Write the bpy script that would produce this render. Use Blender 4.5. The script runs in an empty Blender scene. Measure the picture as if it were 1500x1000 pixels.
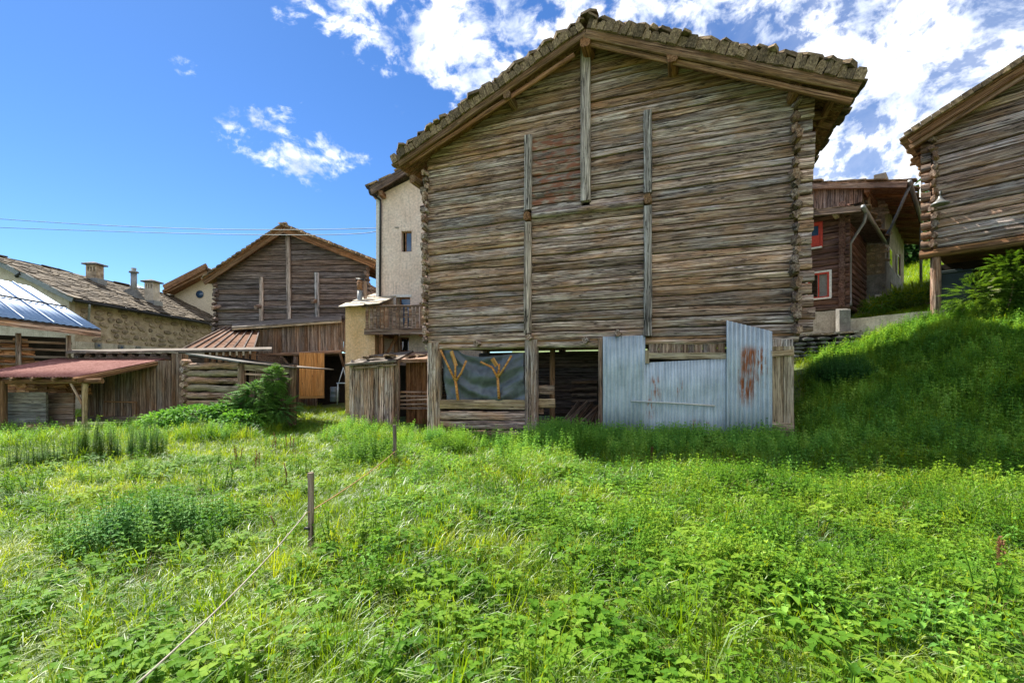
import bpy, math, random
import numpy as np
from mathutils import Vector, Matrix, noise as mnoise
R = math.radians
rng = random.Random(11)
scene = bpy.context.scene
COL = scene.collection

# ------------------------------------------------------------------ camera
EYE, F, HOR = 1.6, 667.0, 548.0
cam_d = bpy.data.cameras.new('camera'); cam = bpy.data.objects.new('camera', cam_d); COL.objects.link(cam)
cam.location = (0, 0, EYE); cam.rotation_euler = (R(90), 0, 0)
cam_d.sensor_width = 36.0; cam_d.lens = 36.0*F/1500.0; cam_d.shift_y = (HOR-500.0)/1500.0
cam_d.clip_start = 0.05; cam_d.clip_end = 3000
scene.camera = cam
# ------------------------------------------------------------------ light
SUN_AZ = math.atan2(-0.75, 0.66)          # azimuth measured from +Y towards +X
SUN_EL = R(51)
sd = bpy.data.lights.new('sun', 'SUN'); sd.energy = 2.1; sd.angle = R(0.5); sd.color = (1.0, 0.93, 0.80)
sun = bpy.data.objects.new('sun', sd); COL.objects.link(sun)
sdir = Vector((math.sin(SUN_AZ)*math.cos(SUN_EL), math.cos(SUN_AZ)*math.cos(SUN_EL), math.sin(SUN_EL)))
sun.rotation_euler = sdir.to_track_quat('Z', 'Y').to_euler(); sun.location = sdir*50
scene.view_settings.view_transform = 'Standard'; scene.view_settings.look = 'None'
scene.view_settings.gamma = 1; scene.view_settings.use_curve_mapping = False
scene.view_settings.exposure = 2.42
scene.cycles.diffuse_bounces = 8; scene.cycles.max_bounces = 14; scene.cycles.transmission_bounces = 10

class NT:
    """small node helper"""
    def __init__(s, tree):
        s.t = tree; tree.nodes.clear()
    def n(s, typ, **kw):
        nd = s.t.nodes.new(typ)
        for k, v in kw.items():
            if k.startswith('i_'):
                key = k[2:]
                key = int(key) if key.isdigit() else key.replace('_', ' ')
                s.put(nd.inputs[key], v)
            else: setattr(nd, k, v)
        return nd
    def put(s, sock, v):
        if isinstance(v, bpy.types.NodeSocket): s.t.links.new(v, sock)
        elif isinstance(v, bpy.types.Node): s.t.links.new(v.outputs[0], sock)
        else:
            if isinstance(v, (tuple, list)) and len(v) == 3 and sock.type == 'RGBA': v = (*v, 1)
            sock.default_value = v
    def math(s, op, a, b=0.5, clamp=False):
        nd = s.t.nodes.new('ShaderNodeMath'); nd.operation = op; nd.use_clamp = clamp
        s.put(nd.inputs[0], a); s.put(nd.inputs[1], b); return nd.outputs[0]
    def vmath(s, op, a, b=(0, 0, 0)):
        nd = s.t.nodes.new('ShaderNodeVectorMath'); nd.operation = op
        s.put(nd.inputs[0], a)
        if op == 'SCALE': s.put(nd.inputs['Scale'], b)
        else: s.put(nd.inputs[1], b)
        return nd.outputs['Value'] if op in ('DOT_PRODUCT', 'LENGTH', 'DISTANCE') else nd.outputs[0]
    def ramp(s, fac, stops, interp='LINEAR'):
        nd = s.t.nodes.new('ShaderNodeValToRGB'); cr = nd.color_ramp; cr.interpolation = interp
        while len(cr.elements) < len(stops): cr.elements.new(0.5)
        for e, (p, c) in zip(cr.elements, stops):
            e.position = p
            if isinstance(c, (int, float)): c = (c, c, c)
            e.color = (*c[:3], 1)
        s.put(nd.inputs[0], fac); return nd.outputs[0]
    def noise(s, vec, scale, detail=4, rough=0.55, dist=0.0, out=0):
        nd = s.n('ShaderNodeTexNoise', i_Scale=scale, i_Detail=detail, i_Roughness=rough, i_Distortion=dist)
        if vec is not None: s.put(nd.inputs['Vector'], vec)
        return nd.outputs[out]
    def mix(s, fac, a, b, typ='MIX'):
        nd = s.t.nodes.new('ShaderNodeMix'); nd.data_type = 'RGBA'; nd.blend_type = typ
        s.put(nd.inputs[0], fac); s.put(nd.inputs[6], a); s.put(nd.inputs[7], b); return nd.outputs[2]
    def step(s, x, lo, hi):
        nd = s.t.nodes.new('ShaderNodeMapRange'); nd.interpolation_type = 'SMOOTHSTEP'
        s.put(nd.inputs[0], x); nd.inputs[1].default_value = lo; nd.inputs[2].default_value = hi
        return nd.outputs[0]
    def scale(s, vec, sc):
        return s.vmath('MULTIPLY', vec, sc)

# ------------------------------------------------------------------ sky: Nishita + a broken altocumulus layer in the world
world = bpy.data.worlds.new('World'); scene.world = world; world.use_nodes = True
w = NT(world.node_tree)
sky = w.n('ShaderNodeTexSky', sky_type='NISHITA', sun_disc=False, sun_elevation=SUN_EL, sun_rotation=SUN_AZ,
          altitude=1700, air_density=1.15, dust_density=0.25, ozone_density=2.2)
tc = w.n('ShaderNodeTexCoord'); d = tc.outputs['Generated']
sep = w.n('ShaderNodeSeparateXYZ', i_0=d)
zc = w.math('MAXIMUM', sep.outputs[2], 0.06)
qx = w.math('DIVIDE', sep.outputs[0], zc); qy = w.math('DIVIDE', sep.outputs[1], zc)
q = w.n('ShaderNodeCombineXYZ', i_0=qx, i_1=qy, i_2=0.0).outputs[0]
warp = w.noise(q, 3.0, 3, 0.5, out=1)
qw = w.vmath('ADD', q, w.vmath('SCALE', w.vmath('SUBTRACT', warp, (.5, .5, .5)), 0.30))
dv = w.vmath('ADD', w.vmath('MULTIPLY', d, (1.0, 1.0, 1.35)), w.vmath('SCALE', w.vmath('SUBTRACT', w.noise(d, 5.0, 3, .5, out=1), (.5, .5, .5)), 0.10))
qs = dv
n1 = w.noise(dv, 14.0, 10, 0.58)
n2 = w.noise(dv, 40.0, 7, 0.62)
nn = w.math('ADD', w.math('MULTIPLY', n1, 0.62), w.math('MULTIPLY', n2, 0.38))
# where the layer lies: right of a line on the cloud plane; far past its edge, out of view, cover is added for fill
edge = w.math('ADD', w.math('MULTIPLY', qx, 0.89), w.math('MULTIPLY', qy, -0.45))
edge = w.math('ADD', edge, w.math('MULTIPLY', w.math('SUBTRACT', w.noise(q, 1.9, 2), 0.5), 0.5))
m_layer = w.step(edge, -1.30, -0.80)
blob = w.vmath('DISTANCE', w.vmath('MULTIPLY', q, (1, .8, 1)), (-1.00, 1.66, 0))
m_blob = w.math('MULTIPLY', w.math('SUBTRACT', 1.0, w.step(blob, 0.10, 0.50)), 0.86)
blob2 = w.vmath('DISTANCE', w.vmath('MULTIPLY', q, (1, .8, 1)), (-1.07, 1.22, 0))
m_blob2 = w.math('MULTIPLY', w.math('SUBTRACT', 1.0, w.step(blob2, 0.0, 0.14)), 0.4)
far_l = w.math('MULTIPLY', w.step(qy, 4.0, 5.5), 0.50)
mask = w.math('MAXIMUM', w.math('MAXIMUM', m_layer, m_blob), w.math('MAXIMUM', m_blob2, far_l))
mask = w.math('ADD', mask, w.math('MULTIPLY', w.step(edge, 0.75, 1.6), 0.45))  # thicker unseen cloud, put in to strengthen the fill light on shaded sides
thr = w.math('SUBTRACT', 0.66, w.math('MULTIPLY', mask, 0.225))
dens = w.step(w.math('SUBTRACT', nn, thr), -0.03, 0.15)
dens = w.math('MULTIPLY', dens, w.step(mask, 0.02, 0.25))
veil = w.math('MULTIPLY', w.math('MULTIPLY', w.step(w.math('ADD', edge, w.math('MULTIPLY', w.noise(q, 1.3, 5), .5)), -0.25, 0.9), 0.50), w.noise(qs, 5, 6))
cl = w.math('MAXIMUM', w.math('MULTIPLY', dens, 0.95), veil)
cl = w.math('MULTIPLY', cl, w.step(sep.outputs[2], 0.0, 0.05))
shade = w.noise(w.vmath('ADD', qs, (0.012, -0.02, 3)), 11.0, 6)
ccol = w.mix(w.step(shade, 0.30, 0.72), (.86, 1.02, 1.34), (2.75, 2.70, 2.60))
hs = w.n('ShaderNodeHueSaturation', i_Hue=0.508, i_Saturation=1.18, i_Value=0.186, i_Color=sky)
skyc = w.mix(1.0, hs.outputs[0], (0.80, 1.03, 1.16), 'MULTIPLY')
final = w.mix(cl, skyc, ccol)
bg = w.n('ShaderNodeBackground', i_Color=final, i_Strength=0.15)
w.n('ShaderNodeOutputWorld', i_0=bg)

# ------------------------------------------------------------------ materials
MATS = {}
def new_mat(name):
    m = bpy.data.materials.new(name); m.use_nodes = True
    t = NT(m.node_tree); t.out = t.n('ShaderNodeOutputMaterial')
    t.p = t.n('ShaderNodeBsdfPrincipled'); t.t.links.new(t.p.outputs[0], t.out.inputs[0])
    MATS[name] = m
    return m, t
def objvec(t, spread=37.0):
    oi = t.n('ShaderNodeObjectInfo'); tc = t.n('ShaderNodeTexCoord')
    off = t.vmath('SCALE', (1.0, 0.73, 0.41), t.math('MULTIPLY', oi.outputs['Random'], spread))
    return t.vmath('ADD', tc.outputs['Object'], off), oi.outputs['Random'], tc.outputs['Object']
def wood(name, dark, mid, light, warm=(.22, .12, .05), warm_amt=.35, crack=.75, var=.45, bump=.6, fine=1.0, red=None):
    """weathered timber, grain along local X"""
    m, t = new_mat(name)
    v, rnd, raw = objvec(t)
    bend = t.noise(t.scale(v, (1.2, 3, 3)), 1.0, 3, out=1)
    vb = t.vmath('ADD', v, t.scale(t.vmath('SUBTRACT', bend, (.5, .5, .5)), (0, .05, .05)))
    g = t.noise(t.scale(vb, (.38*fine, 17*fine, 17*fine)), 1.6, 7, .66, .15)
    g2 = t.noise(t.scale(vb, (1.1*fine, 62*fine, 62*fine)), 1.5, 5, .6)
    big = t.noise(t.scale(v, (.9, 2.5, 2.5)), 1.3, 4)
    col = t.ramp(g, [(.36, dark), (.50, mid), (.64, light)])
    col = t.mix(t.math('MULTIPLY', t.step(big, .42, .68), warm_amt), col, warm)
    col = t.mix(1, col, t.ramp(g2, [(.35, .50), (.58, 1.2)]), 'MULTIPLY')
    cr = t.noise(t.scale(vb, (.26, 12, 12)), 1.9, 3, .5, .2)
    ck = t.math('SUBTRACT', 1.0, t.step(t.math('ABSOLUTE', t.math('SUBTRACT', cr, .5)), 0.004, .034))
    ck = t.math('MULTIPLY', ck, t.step(t.noise(t.scale(v, (.8, 4, 4)), 1.7, 2), .38, .5))
    cr2 = t.noise(t.scale(vb, (.7, 32, 32)), 1.7, 3, .5, .2)
    ck2 = t.math('SUBTRACT', 1.0, t.step(t.math('ABSOLUTE', t.math('SUBTRACT', cr2, .5)), 0.0, .028))
    ck = t.math('MAXIMUM', ck, t.math('MULTIPLY', ck2, t.math('MULTIPLY', .75, t.step(t.noise(t.scale(v, (1.5, 7, 7)), 1.3, 2), .48, .58))))
    vo = t.n('ShaderNodeTexVoronoi', i_Vector=t.scale(v, (2.0, 6.5, 6.5)), i_Scale=1.0, i_Randomness=1.0)
    kn = t.math('SUBTRACT', 1.0, t.step(vo.outputs['Distance'], .05, .15))
    kn = t.math('MULTIPLY', kn, t.step(t.n('ShaderNodeSeparateColor', i_0=vo.outputs['Color']).outputs[0], .55, .6))
    dk = t.math('MAXIMUM', t.math('MULTIPLY', ck, crack), t.math('MULTIPLY', kn, .7))
    col = t.mix(dk, col, (.012, .009, .007))
    bright = t.math('ADD', 1-var/2, t.math('MULTIPLY', rnd, var))
    r2 = t.math('FRACT', t.math('MULTIPLY', rnd, 17.3))
    tint = t.mix(r2, (1.10, .98, .86), (.92, 1.0, 1.08))
    col = t.mix(1, col, tint, 'MULTIPLY')
    col = t.vmath('SCALE', col, bright)
    if red:
        rm = t.step(t.noise(t.scale(v, (2.2, 6, 6)), 1.4, 5), .46, .60)
        col = t.mix(t.math('MULTIPLY', rm, .8), col, red)
    t.put(t.p.inputs['Base Color'], col); t.p.inputs['Roughness'].default_value = .85
    t.p.inputs['Specular IOR Level'].default_value = .25
    h = t.math('SUBTRACT', t.math('ADD', t.math('MULTIPLY', g, .8), t.math('MULTIPLY', g2, .35)), t.math('MULTIPLY', dk, .9))
    b = t.n('ShaderNodeBump', i_Strength=bump, i_Distance=.03, i_Height=h); t.put(t.p.inputs['Normal'], b)
    return m
def rough_mat(name, c1, c2, c3=None, scale=6, bump=.3, dist=.02, rough=.9, streak=0, speck=0, spec=.3, var=0.0, metal=0.0, space='Object'):
    m, t = new_mat(name)
    if var: v, rnd, raw = objvec(t)
    else: v = t.n('ShaderNodeTexCoord').outputs[space]; rnd = None
    n = t.noise(v, scale, 8, .62, .3); nf = t.noise(v, scale*9, 5, .6)
    c3 = c3 or c2
    col = t.ramp(n, [(.32, c1), (.52, c2), (.70, c3)])
    col = t.mix(1, col, t.ramp(nf, [(.3, .72), (.65, 1.15)]), 'MULTIPLY')
    if streak:
        s = t.noise(t.scale(v, (4, 4, .35)), 3, 5)
        col = t.mix(t.math('MULTIPLY', t.step(s, .5, .75), streak), col, (.06, .05, .04))
    if rnd is not None:
        col = t.vmath('SCALE', col, t.math('ADD', 1-var/2, t.math('MULTIPLY', rnd, var)))
    t.put(t.p.inputs['Base Color'], col); t.p.inputs['Roughness'].default_value = rough
    t.p.inputs['Specular IOR Level'].default_value = spec; t.p.inputs['Metallic'].default_value = metal
    h = t.math('ADD', n, t.math('MULTIPLY', nf, .35))
    t.put(t.p.inputs['Normal'], t.n('ShaderNodeBump', i_Strength=bump, i_Distance=dist, i_Height=h))
    return m
def metal_sheet(name, c1, c2, rust=0.2, rustc=(.22, .07, .02), axis=2, rough=.5, metal=.12, rustbox=None, spec=.4):
    """galvanised or painted sheet, dull, stained along its fall (axis)"""
    m, t = new_mat(name)
    v = t.n('ShaderNodeTexCoord').outputs['Object']
    st = [7, 7, 7]; st[axis] = .8
    n = t.noise(t.scale(v, tuple(st)), 1.5, 6, .6); n0 = t.noise(v, 3.0, 6, .6); sp = t.noise(v, 40, 4, .6)
    col = t.ramp(t.math('ADD', t.math('MULTIPLY', n, .6), t.math('MULTIPLY', n0, .4)), [(.36, c1), (.64, c2)])
    col = t.mix(1, col, t.ramp(sp, [(.3, .85), (.7, 1.08)]), 'MULTIPLY')
    rm = t.math('MULTIPLY', t.step(t.math('ADD', t.math('MULTIPLY', n, .55), t.math('MULTIPLY', n0, .45)), .63-.18*rust, .74-.18*rust), min(1, .4+rust))
    if rustbox:
        s = t.n('ShaderNodeSeparateXYZ', i_0=v)
        for (x0, x1, z0, z1, strength) in rustbox:
            bx = t.math('MULTIPLY', t.step(s.outputs[0], x0-.06, x0+.05), t.math('SUBTRACT', 1, t.step(s.outputs[0], x1-.05, x1+.06)))
            bz = t.math('MULTIPLY', t.step(s.outputs[2], z0-.35, z0+.1), t.math('SUBTRACT', 1, t.step(s.outputs[2], z1-.1, z1+.15)))
            nb = t.step(t.noise(t.scale(v, (11, 11, 2.2)), 1.6, 6, .65), .60-.26*strength, .66-.12*strength)
            rm = t.math('MAXIMUM', rm, t.math('MULTIPLY', t.math('MULTIPLY', bx, bz), nb))
    rc = t.mix(t.noise(v, 25, 3), rustc, tuple(min(1, c*1.9) for c in rustc))
    col = t.mix(rm, col, rc)
    t.put(t.p.inputs['Base Color'], col); t.p.inputs['Specular IOR Level'].default_value = spec
    t.put(t.p.inputs['Metallic'], t.math('MULTIPLY', t.math('SUBTRACT', 1, rm), metal))
    t.put(t.p.inputs['Roughness'], t.math('ADD', rough, t.math('MULTIPLY', rm, .4)))
    t.put(t.p.inputs['Normal'], t.n('ShaderNodeBump', i_Strength=.15, i_Distance=.01, i_Height=n0))
    return m
def leaf_mat(name, cols, trans=.45, patch=.9, gloss=.06, tr_col=None):
    m, t = new_mat(name); t.t.nodes.remove(t.p)
    oi = t.n('ShaderNodeObjectInfo'); geo = t.n('ShaderNodeNewGeometry')
    n = t.noise(t.vmath('MULTIPLY', geo.outputs['Position'], (1, 1, .3)), patch, 4, .6)
    f = t.noise(geo.outputs['Position'], 19, 2)
    k = t.math('ADD', t.math('MULTIPLY', t.math('SUBTRACT', n, .5), 1.5), t.math('ADD', t.math('MULTIPLY', oi.outputs['Random'], .55), t.math('MULTIPLY', f, .45)))
    col = t.ramp(k, [(.12, cols[0]), (.5, cols[1]), (.92, cols[2])])
    tc_ = t.mix(1, col, tr_col or (1.45, 1.35, .5), 'MULTIPLY')
    df = t.n('ShaderNodeBsdfDiffuse', i_Color=col); tr = t.n('ShaderNodeBsdfTranslucent', i_Color=tc_)
    mx = t.n('ShaderNodeMixShader', i_0=trans, i_1=df, i_2=tr)
    gl = t.n('ShaderNodeBsdfGlossy', i_Color=(.9, .95, 1), i_Roughness=.55)
    fr = t.n('ShaderNodeFresnel', i_IOR=1.35)
    mg = t.n('ShaderNodeMixShader', i_0=t.math('MULTIPLY', fr.outputs[0], gloss*1.6), i_1=mx, i_2=gl)
    t.t.links.new(mg.outputs[0], t.out.inputs[0])
    return m
def plain(name, c, rough=.6, metal=0, spec=.4):
    m, t = new_mat(name)
    v = t.n('ShaderNodeTexCoord').outputs['Object']
    col = t.mix(1, c, t.ramp(t.noise(v, 14, 5), [(.3, .75), (.7, 1.12)]), 'MULTIPLY')
    t.put(t.p.inputs['Base Color'], col); t.p.inputs['Roughness'].default_value = rough
    t.p.inputs['Metallic'].default_value = metal; t.p.inputs['Specular IOR Level'].default_value = spec
    return m
def glass_mat(name, c):
    m, t = new_mat(name)
    t.put(t.p.inputs['Base Color'], c); t.p.inputs['Roughness'].default_value = .05; t.p.inputs['Specular IOR Level'].default_value = .9
    return m

W_GREY = wood('weathered_grey_timber', (.085, .054, .042), (.38, .275, .225), (.80, .66, .59), warm=(.46, .25, .13), warm_amt=.6, crack=.95, var=.65)
W_GREYRED = wood('red_stained_timber', (.10, .068, .052), (.34, .25, .20), (.60, .48, .40), warm=(.38, .20, .11), red=(.30, .10, .055), crack=.9)
W_WARM = wood('sheltered_brown_timber', (.10, .056, .036), (.36, .235, .16), (.70, .53, .41), warm=(.42, .23, .11), warm_amt=.7, crack=.9, var=.4)
W_POST = wood('silver_post_timber', (.10, .080, .072), (.42, .36, .335), (.75, .67, .63), warm_amt=.1, crack=1, var=.2, fine=.8)
W_BROWN = wood('brown_rafter_timber', (.085, .040, .020), (.26, .135, .068), (.44, .27, .155), warm=(.30, .14, .05), warm_amt=.4, crack=.6, var=.3)
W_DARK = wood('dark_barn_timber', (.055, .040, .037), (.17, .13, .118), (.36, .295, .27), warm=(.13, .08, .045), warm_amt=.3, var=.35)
W_RED = wood('red_brown_log_timber', (.050, .026, .020), (.16, .090, .070), (.30, .19, .155), warm=(.10, .03, .02), warm_amt=.3, var=.35)
W_PLANK = wood('grey_brown_plank_timber', (.085, .055, .040), (.27, .19, .145), (.50, .39, .31), warm=(.30, .15, .07), warm_amt=.5, var=.45, fine=.8)
W_TAN = wood('tan_plank_timber', (.20, .14, .08), (.45, .35, .23), (.65, .53, .38), warm=(.38, .24, .10), warm_amt=.4, var=.25, crack=.6)
W_FRESH = wood('fresh_pine', (.30, .14, .045), (.48, .25, .09), (.58, .35, .16), warm=(.55, .28, .09), warm_amt=.4, var=.15, crack=.15, bump=.2)
W_FIRE = wood('split_firewood', (.20, .08, .035), (.52, .25, .115), (.78, .48, .27), warm=(.40, .15, .05), warm_amt=.5, var=.8, crack=.5)
W_PEELED = wood('peeled_orange_branch', (.38, .13, .03), (.62, .27, .07), (.75, .42, .15), warm_amt=.2, var=.1, crack=.1, bump=.2)
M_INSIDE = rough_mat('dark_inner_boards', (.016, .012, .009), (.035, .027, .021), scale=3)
M_SLAB = rough_mat('mossy_roof_slab', (.055, .038, .022), (.22, .15, .085), (.46, .34, .20), scale=5, bump=.7, var=.9)
M_SLAB2 = rough_mat('slate_roof_slab', (.035, .027, .019), (.105, .082, .057), (.25, .205, .15), scale=1.6, bump=.5)
M_STONE = rough_mat('rubble_stone', (.16, .115, .075), (.34, .265, .185), (.50, .42, .31), scale=4, bump=.5, var=.7)
M_GSTONE = rough_mat('grey_field_stone', (.06, .062, .065), (.15, .15, .15), (.28, .27, .25), scale=5, bump=.6, var=.6)
M_MORTAR = rough_mat('sandy_mortar', (.30, .225, .15), (.46, .36, .25), (.55, .46, .345), scale=2.5, bump=.5, dist=.04)
M_OLDWALL = rough_mat('grey_brown_old_plaster', (.15, .12, .085), (.26, .22, .16), (.36, .31, .24), scale=2.2, bump=.5, dist=.04, streak=.3)
M_PLASTER = rough_mat('pink_cream_render', (.70, .55, .45), (.78, .64, .54), (.83, .71, .61), scale=1.3, bump=.4, streak=.3)
M_OCHRE = rough_mat('ochre_render', (.66, .42, .20), (.78, .53, .29), (.84, .63, .40), scale=1.5, bump=.4, streak=.15)
M_CREAM = rough_mat('cream_render', (.62, .53, .37), (.70, .61, .45), scale=1.5, bump=.2)
M_CONC = rough_mat('pale_concrete', (.36, .31, .245), (.52, .46, .375), (.62, .565, .48), scale=2.5, bump=.35, streak=.25)
M_GCONC = rough_mat('grey_concrete', (.13, .125, .115), (.22, .215, .20), (.30, .29, .275), scale=2, bump=.35, streak=.3)
M_GALV = metal_sheet('galvanised_corrugated', (.40, .44, .47), (.62, .67, .70), rust=.0)
M_BLUE = metal_sheet('blue_grey_sheet_roof', (.14, .24, .42), (.28, .40, .60), rust=0, rough=.55, metal=.05, spec=.2)
M_PINKROOF = metal_sheet('faded_red_sheet_roof', (.19, .07, .06), (.34, .17, .15), rust=.1, rustc=(.18, .07, .05), rough=.75, metal=0, spec=.06)
M_COPPER = metal_sheet('copper_brown_sheet_roof', (.11, .045, .025), (.21, .105, .06), rust=.1, rough=.75, metal=0, spec=.05)
M_TARPAPER = rough_mat('weathered_roofing_felt', (.07, .055, .045), (.15, .125, .105), (.26, .23, .205), scale=3, bump=.4)
M_SHEETGREY = metal_sheet('pale_grey_sheet', (.10, .10, .095), (.20, .20, .19), rust=.1, rough=.7, metal=0, spec=.15)
M_ZINC = plain('zinc_pipe', (.26, .27, .27), .5, .3)
M_BLACKMET = plain('black_iron', (.03, .03, .033), .5, .3)
M_TARP = None
M_GLASS = glass_mat('blue_window_glass', (.035, .085, .17))
M_CLEAR = None
M_DGLASS = glass_mat('dark_window_glass', (.015, .018, .022))
M_REDP = plain('red_window_paint', (.55, .06, .035), .5)
M_WHITEP = plain('white_window_paint', (.75, .73, .70), .5)
M_CURT = plain('pale_curtain', (.62, .60, .55), .9)
M_ROPE = plain('pale_rope', (.36, .32, .27), .8)
M_ROPEO = plain('orange_rope', (.42, .24, .11), .8)
M_LAMP = plain('grey_enamel', (.22, .22, .21), .35, .2)
M_BARREL = plain('grey_blue_barrel', (.10, .14, .18), .5, .2)
M_BIN = plain('dark_green_plastic', (.008, .020, .020), .5)
M_BLUEFRAME = plain('pale_blue_steel', (.40, .50, .58), .45, .2)
M_WIRE = plain('dark_cable', (.045, .10, .12), .6)
M_WPIPE = plain('white_pipe', (.62, .60, .54), .5)
M_STEM = plain('brown_stalk', (.14, .055, .025), .9)
M_SOIL = None

def clear_glass():
    m, t = new_mat('clear_window_glass'); t.t.nodes.remove(t.p)
    a = t.n('ShaderNodeBsdfTransparent', i_Color=(.85, .88, .9)); b = t.n('ShaderNodeBsdfGlossy', i_Roughness=.03)
    t.t.links.new(t.n('ShaderNodeMixShader', i_0=.10, i_1=a, i_2=b).outputs[0], t.out.inputs[0]); return m
M_CLEAR = clear_glass()
def tarp_material():
    m, t = new_mat('grey_tarpaulin')
    v = t.n('ShaderNodeTexCoord').outputs['Object']
    n = t.noise(v, 2.5, 6, .6, 1.0)
    col = t.ramp(n, [(.3, (.055, .062, .070)), (.7, (.14, .158, .175))])
    t.put(t.p.inputs['Base Color'], col); t.p.inputs['Roughness'].default_value = .42; t.p.inputs['Specular IOR Level'].default_value = .55
    t.put(t.p.inputs['Normal'], t.n('ShaderNodeBump', i_Strength=.5, i_Distance=.03, i_Height=t.noise(v, 7, 5, .6, 2.0)))
    return m
M_TARP = tarp_material()
def ground_material():
    m, t = new_mat('meadow_soil')
    v = t.n('ShaderNodeTexCoord').outputs['Object']
    n = t.noise(v, .8, 7, .6); nf = t.noise(v, 14, 6, .65)
    soil = t.ramp(nf, [(.3, (.07, .050, .030)), (.7, (.24, .18, .115))])
    green = t.ramp(nf, [(.3, (.050, .080, .020)), (.7, (.14, .20, .055))])
    col = t.mix(t.step(n, .58, .66), green, soil)
    t.put(t.p.inputs['Base Color'], col); t.p.inputs['Roughness'].default_value = .95
    t.put(t.p.inputs['Normal'], t.n('ShaderNodeBump', i_Strength=.8, i_Distance=.05, i_Height=nf))
    return m
M_SOIL = ground_material()
L_GRASS = leaf_mat('grass_blades', [(.075, .165, .010), (.190, .310, .016), (.360, .420, .035)], trans=.5)
L_HERB = leaf_mat('herb_leaves', [(.060, .165, .016), (.140, .290, .026), (.270, .400, .045)], trans=.45)
L_NETTLE = leaf_mat('nettle_leaves', [(.110, .280, .055), (.230, .460, .080), (.400, .570, .11)], trans=.42)
L_FERN = leaf_mat('fern_fronds', [(.055, .155, .022), (.120, .270, .030), (.24, .38, .045)], trans=.45)
L_FIR = leaf_mat('dark_shrub_leaves', [(.040, .135, .040), (.080, .220, .055), (.18, .34, .06)], trans=.3)
L_BUSH = leaf_mat('bright_bush_leaves', [(.045, .115, .015), (.090, .185, .022), (.17, .26, .035)], trans=.45)
L_WOOD = leaf_mat('woodland_leaves', [(.025, .07, .015), (.05, .115, .022), (.10, .17, .03)], trans=.35, patch=.12)
L_DRY = leaf_mat('dry_straw', [(.22, .14, .05), (.34, .26, .10), (.45, .38, .18)], trans=.3, tr_col=(1.2, 1.1, .8))
L_PALE = leaf_mat('pale_flowers', [(.45, .48, .28), (.60, .60, .38), (.72, .70, .55)], trans=.3, tr_col=(1, 1, .8))
L_RUST = leaf_mat('rusty_dock_seed', [(.10, .045, .025), (.18, .085, .045), (.26, .14, .08)], trans=.25, tr_col=(1.2, 1, .8))

# ------------------------------------------------------------------ mesh helpers
class MB:
    def __init__(s): s.v = []; s.f = []; s.mi = []; s.sm = []
    def add(s, vs, fs, mi=0, smooth=False):
        b = len(s.v); s.v += [tuple(p) for p in vs]
        for f in fs: s.f.append(tuple(i+b for i in f)); s.mi.append(mi); s.sm.append(smooth)
    def box(s, p, q, mi=0):
        (x0, y0, z0), (x1, y1, z1) = p, q
        s.add([(x0,y0,z0),(x1,y0,z0),(x1,y1,z0),(x0,y1,z0),(x0,y0,z1),(x1,y0,z1),(x1,y1,z1),(x0,y1,z1)],
              [(0,3,2,1),(4,5,6,7),(0,1,5,4),(1,2,6,5),(2,3,7,6),(3,0,4,7)], mi)
    def mesh(s, name, mats):
        me = bpy.data.meshes.new(name); me.from_pydata(s.v, [], s.f)
        for m in (mats if isinstance(mats, (list, tuple)) else [mats]): me.materials.append(m)
        me.polygons.foreach_set('use_smooth', s.sm)
        if any(s.mi): me.polygons.foreach_set('material_index', s.mi)
        me.update(); return me
def link(name, me, parent=None, loc=(0, 0, 0), rot=None, label=None, kind=None):
    o = bpy.data.objects.new(name, me); COL.objects.link(o); o.location = loc
    if rot is not None:
        o.rotation_euler = rot if not isinstance(rot, Matrix) else rot.to_euler()
    if parent is not None: o.parent = parent
    if label: o['label'] = label
    if kind: o['kind'] = kind
    return o
def tag(o, label, cat, group=None, kind=None):
    o['label'] = label; o['category'] = cat
    if group: o['group'] = group
    if kind: o['kind'] = kind
    return o
def struct(o, label=None):
    o['kind'] = 'structure'
    if label: o['label'] = label
    return o
def empty(name, loc, rz=0, label=None, cat=None, group=None):
    o = bpy.data.objects.new(name, None); COL.objects.link(o); o.location = loc; o.rotation_euler = (0, 0, rz)
    o.empty_display_size = .3
    if label: tag(o, label, cat, group)
    return o
def basis(p0, p1, up=(0, 0, 1)):
    d = (Vector(p1)-Vector(p0)); L = d.length; X = d.normalized(); Z = Vector(up)
    Z = Z - X*Z.dot(X)
    if Z.length < 1e-4: Z = Vector((0, 1, 0)); Z = Z - X*Z.dot(X)
    Z.normalize(); Y = Z.cross(X)
    return L, Matrix((X, Y, Z)).transposed()
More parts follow.
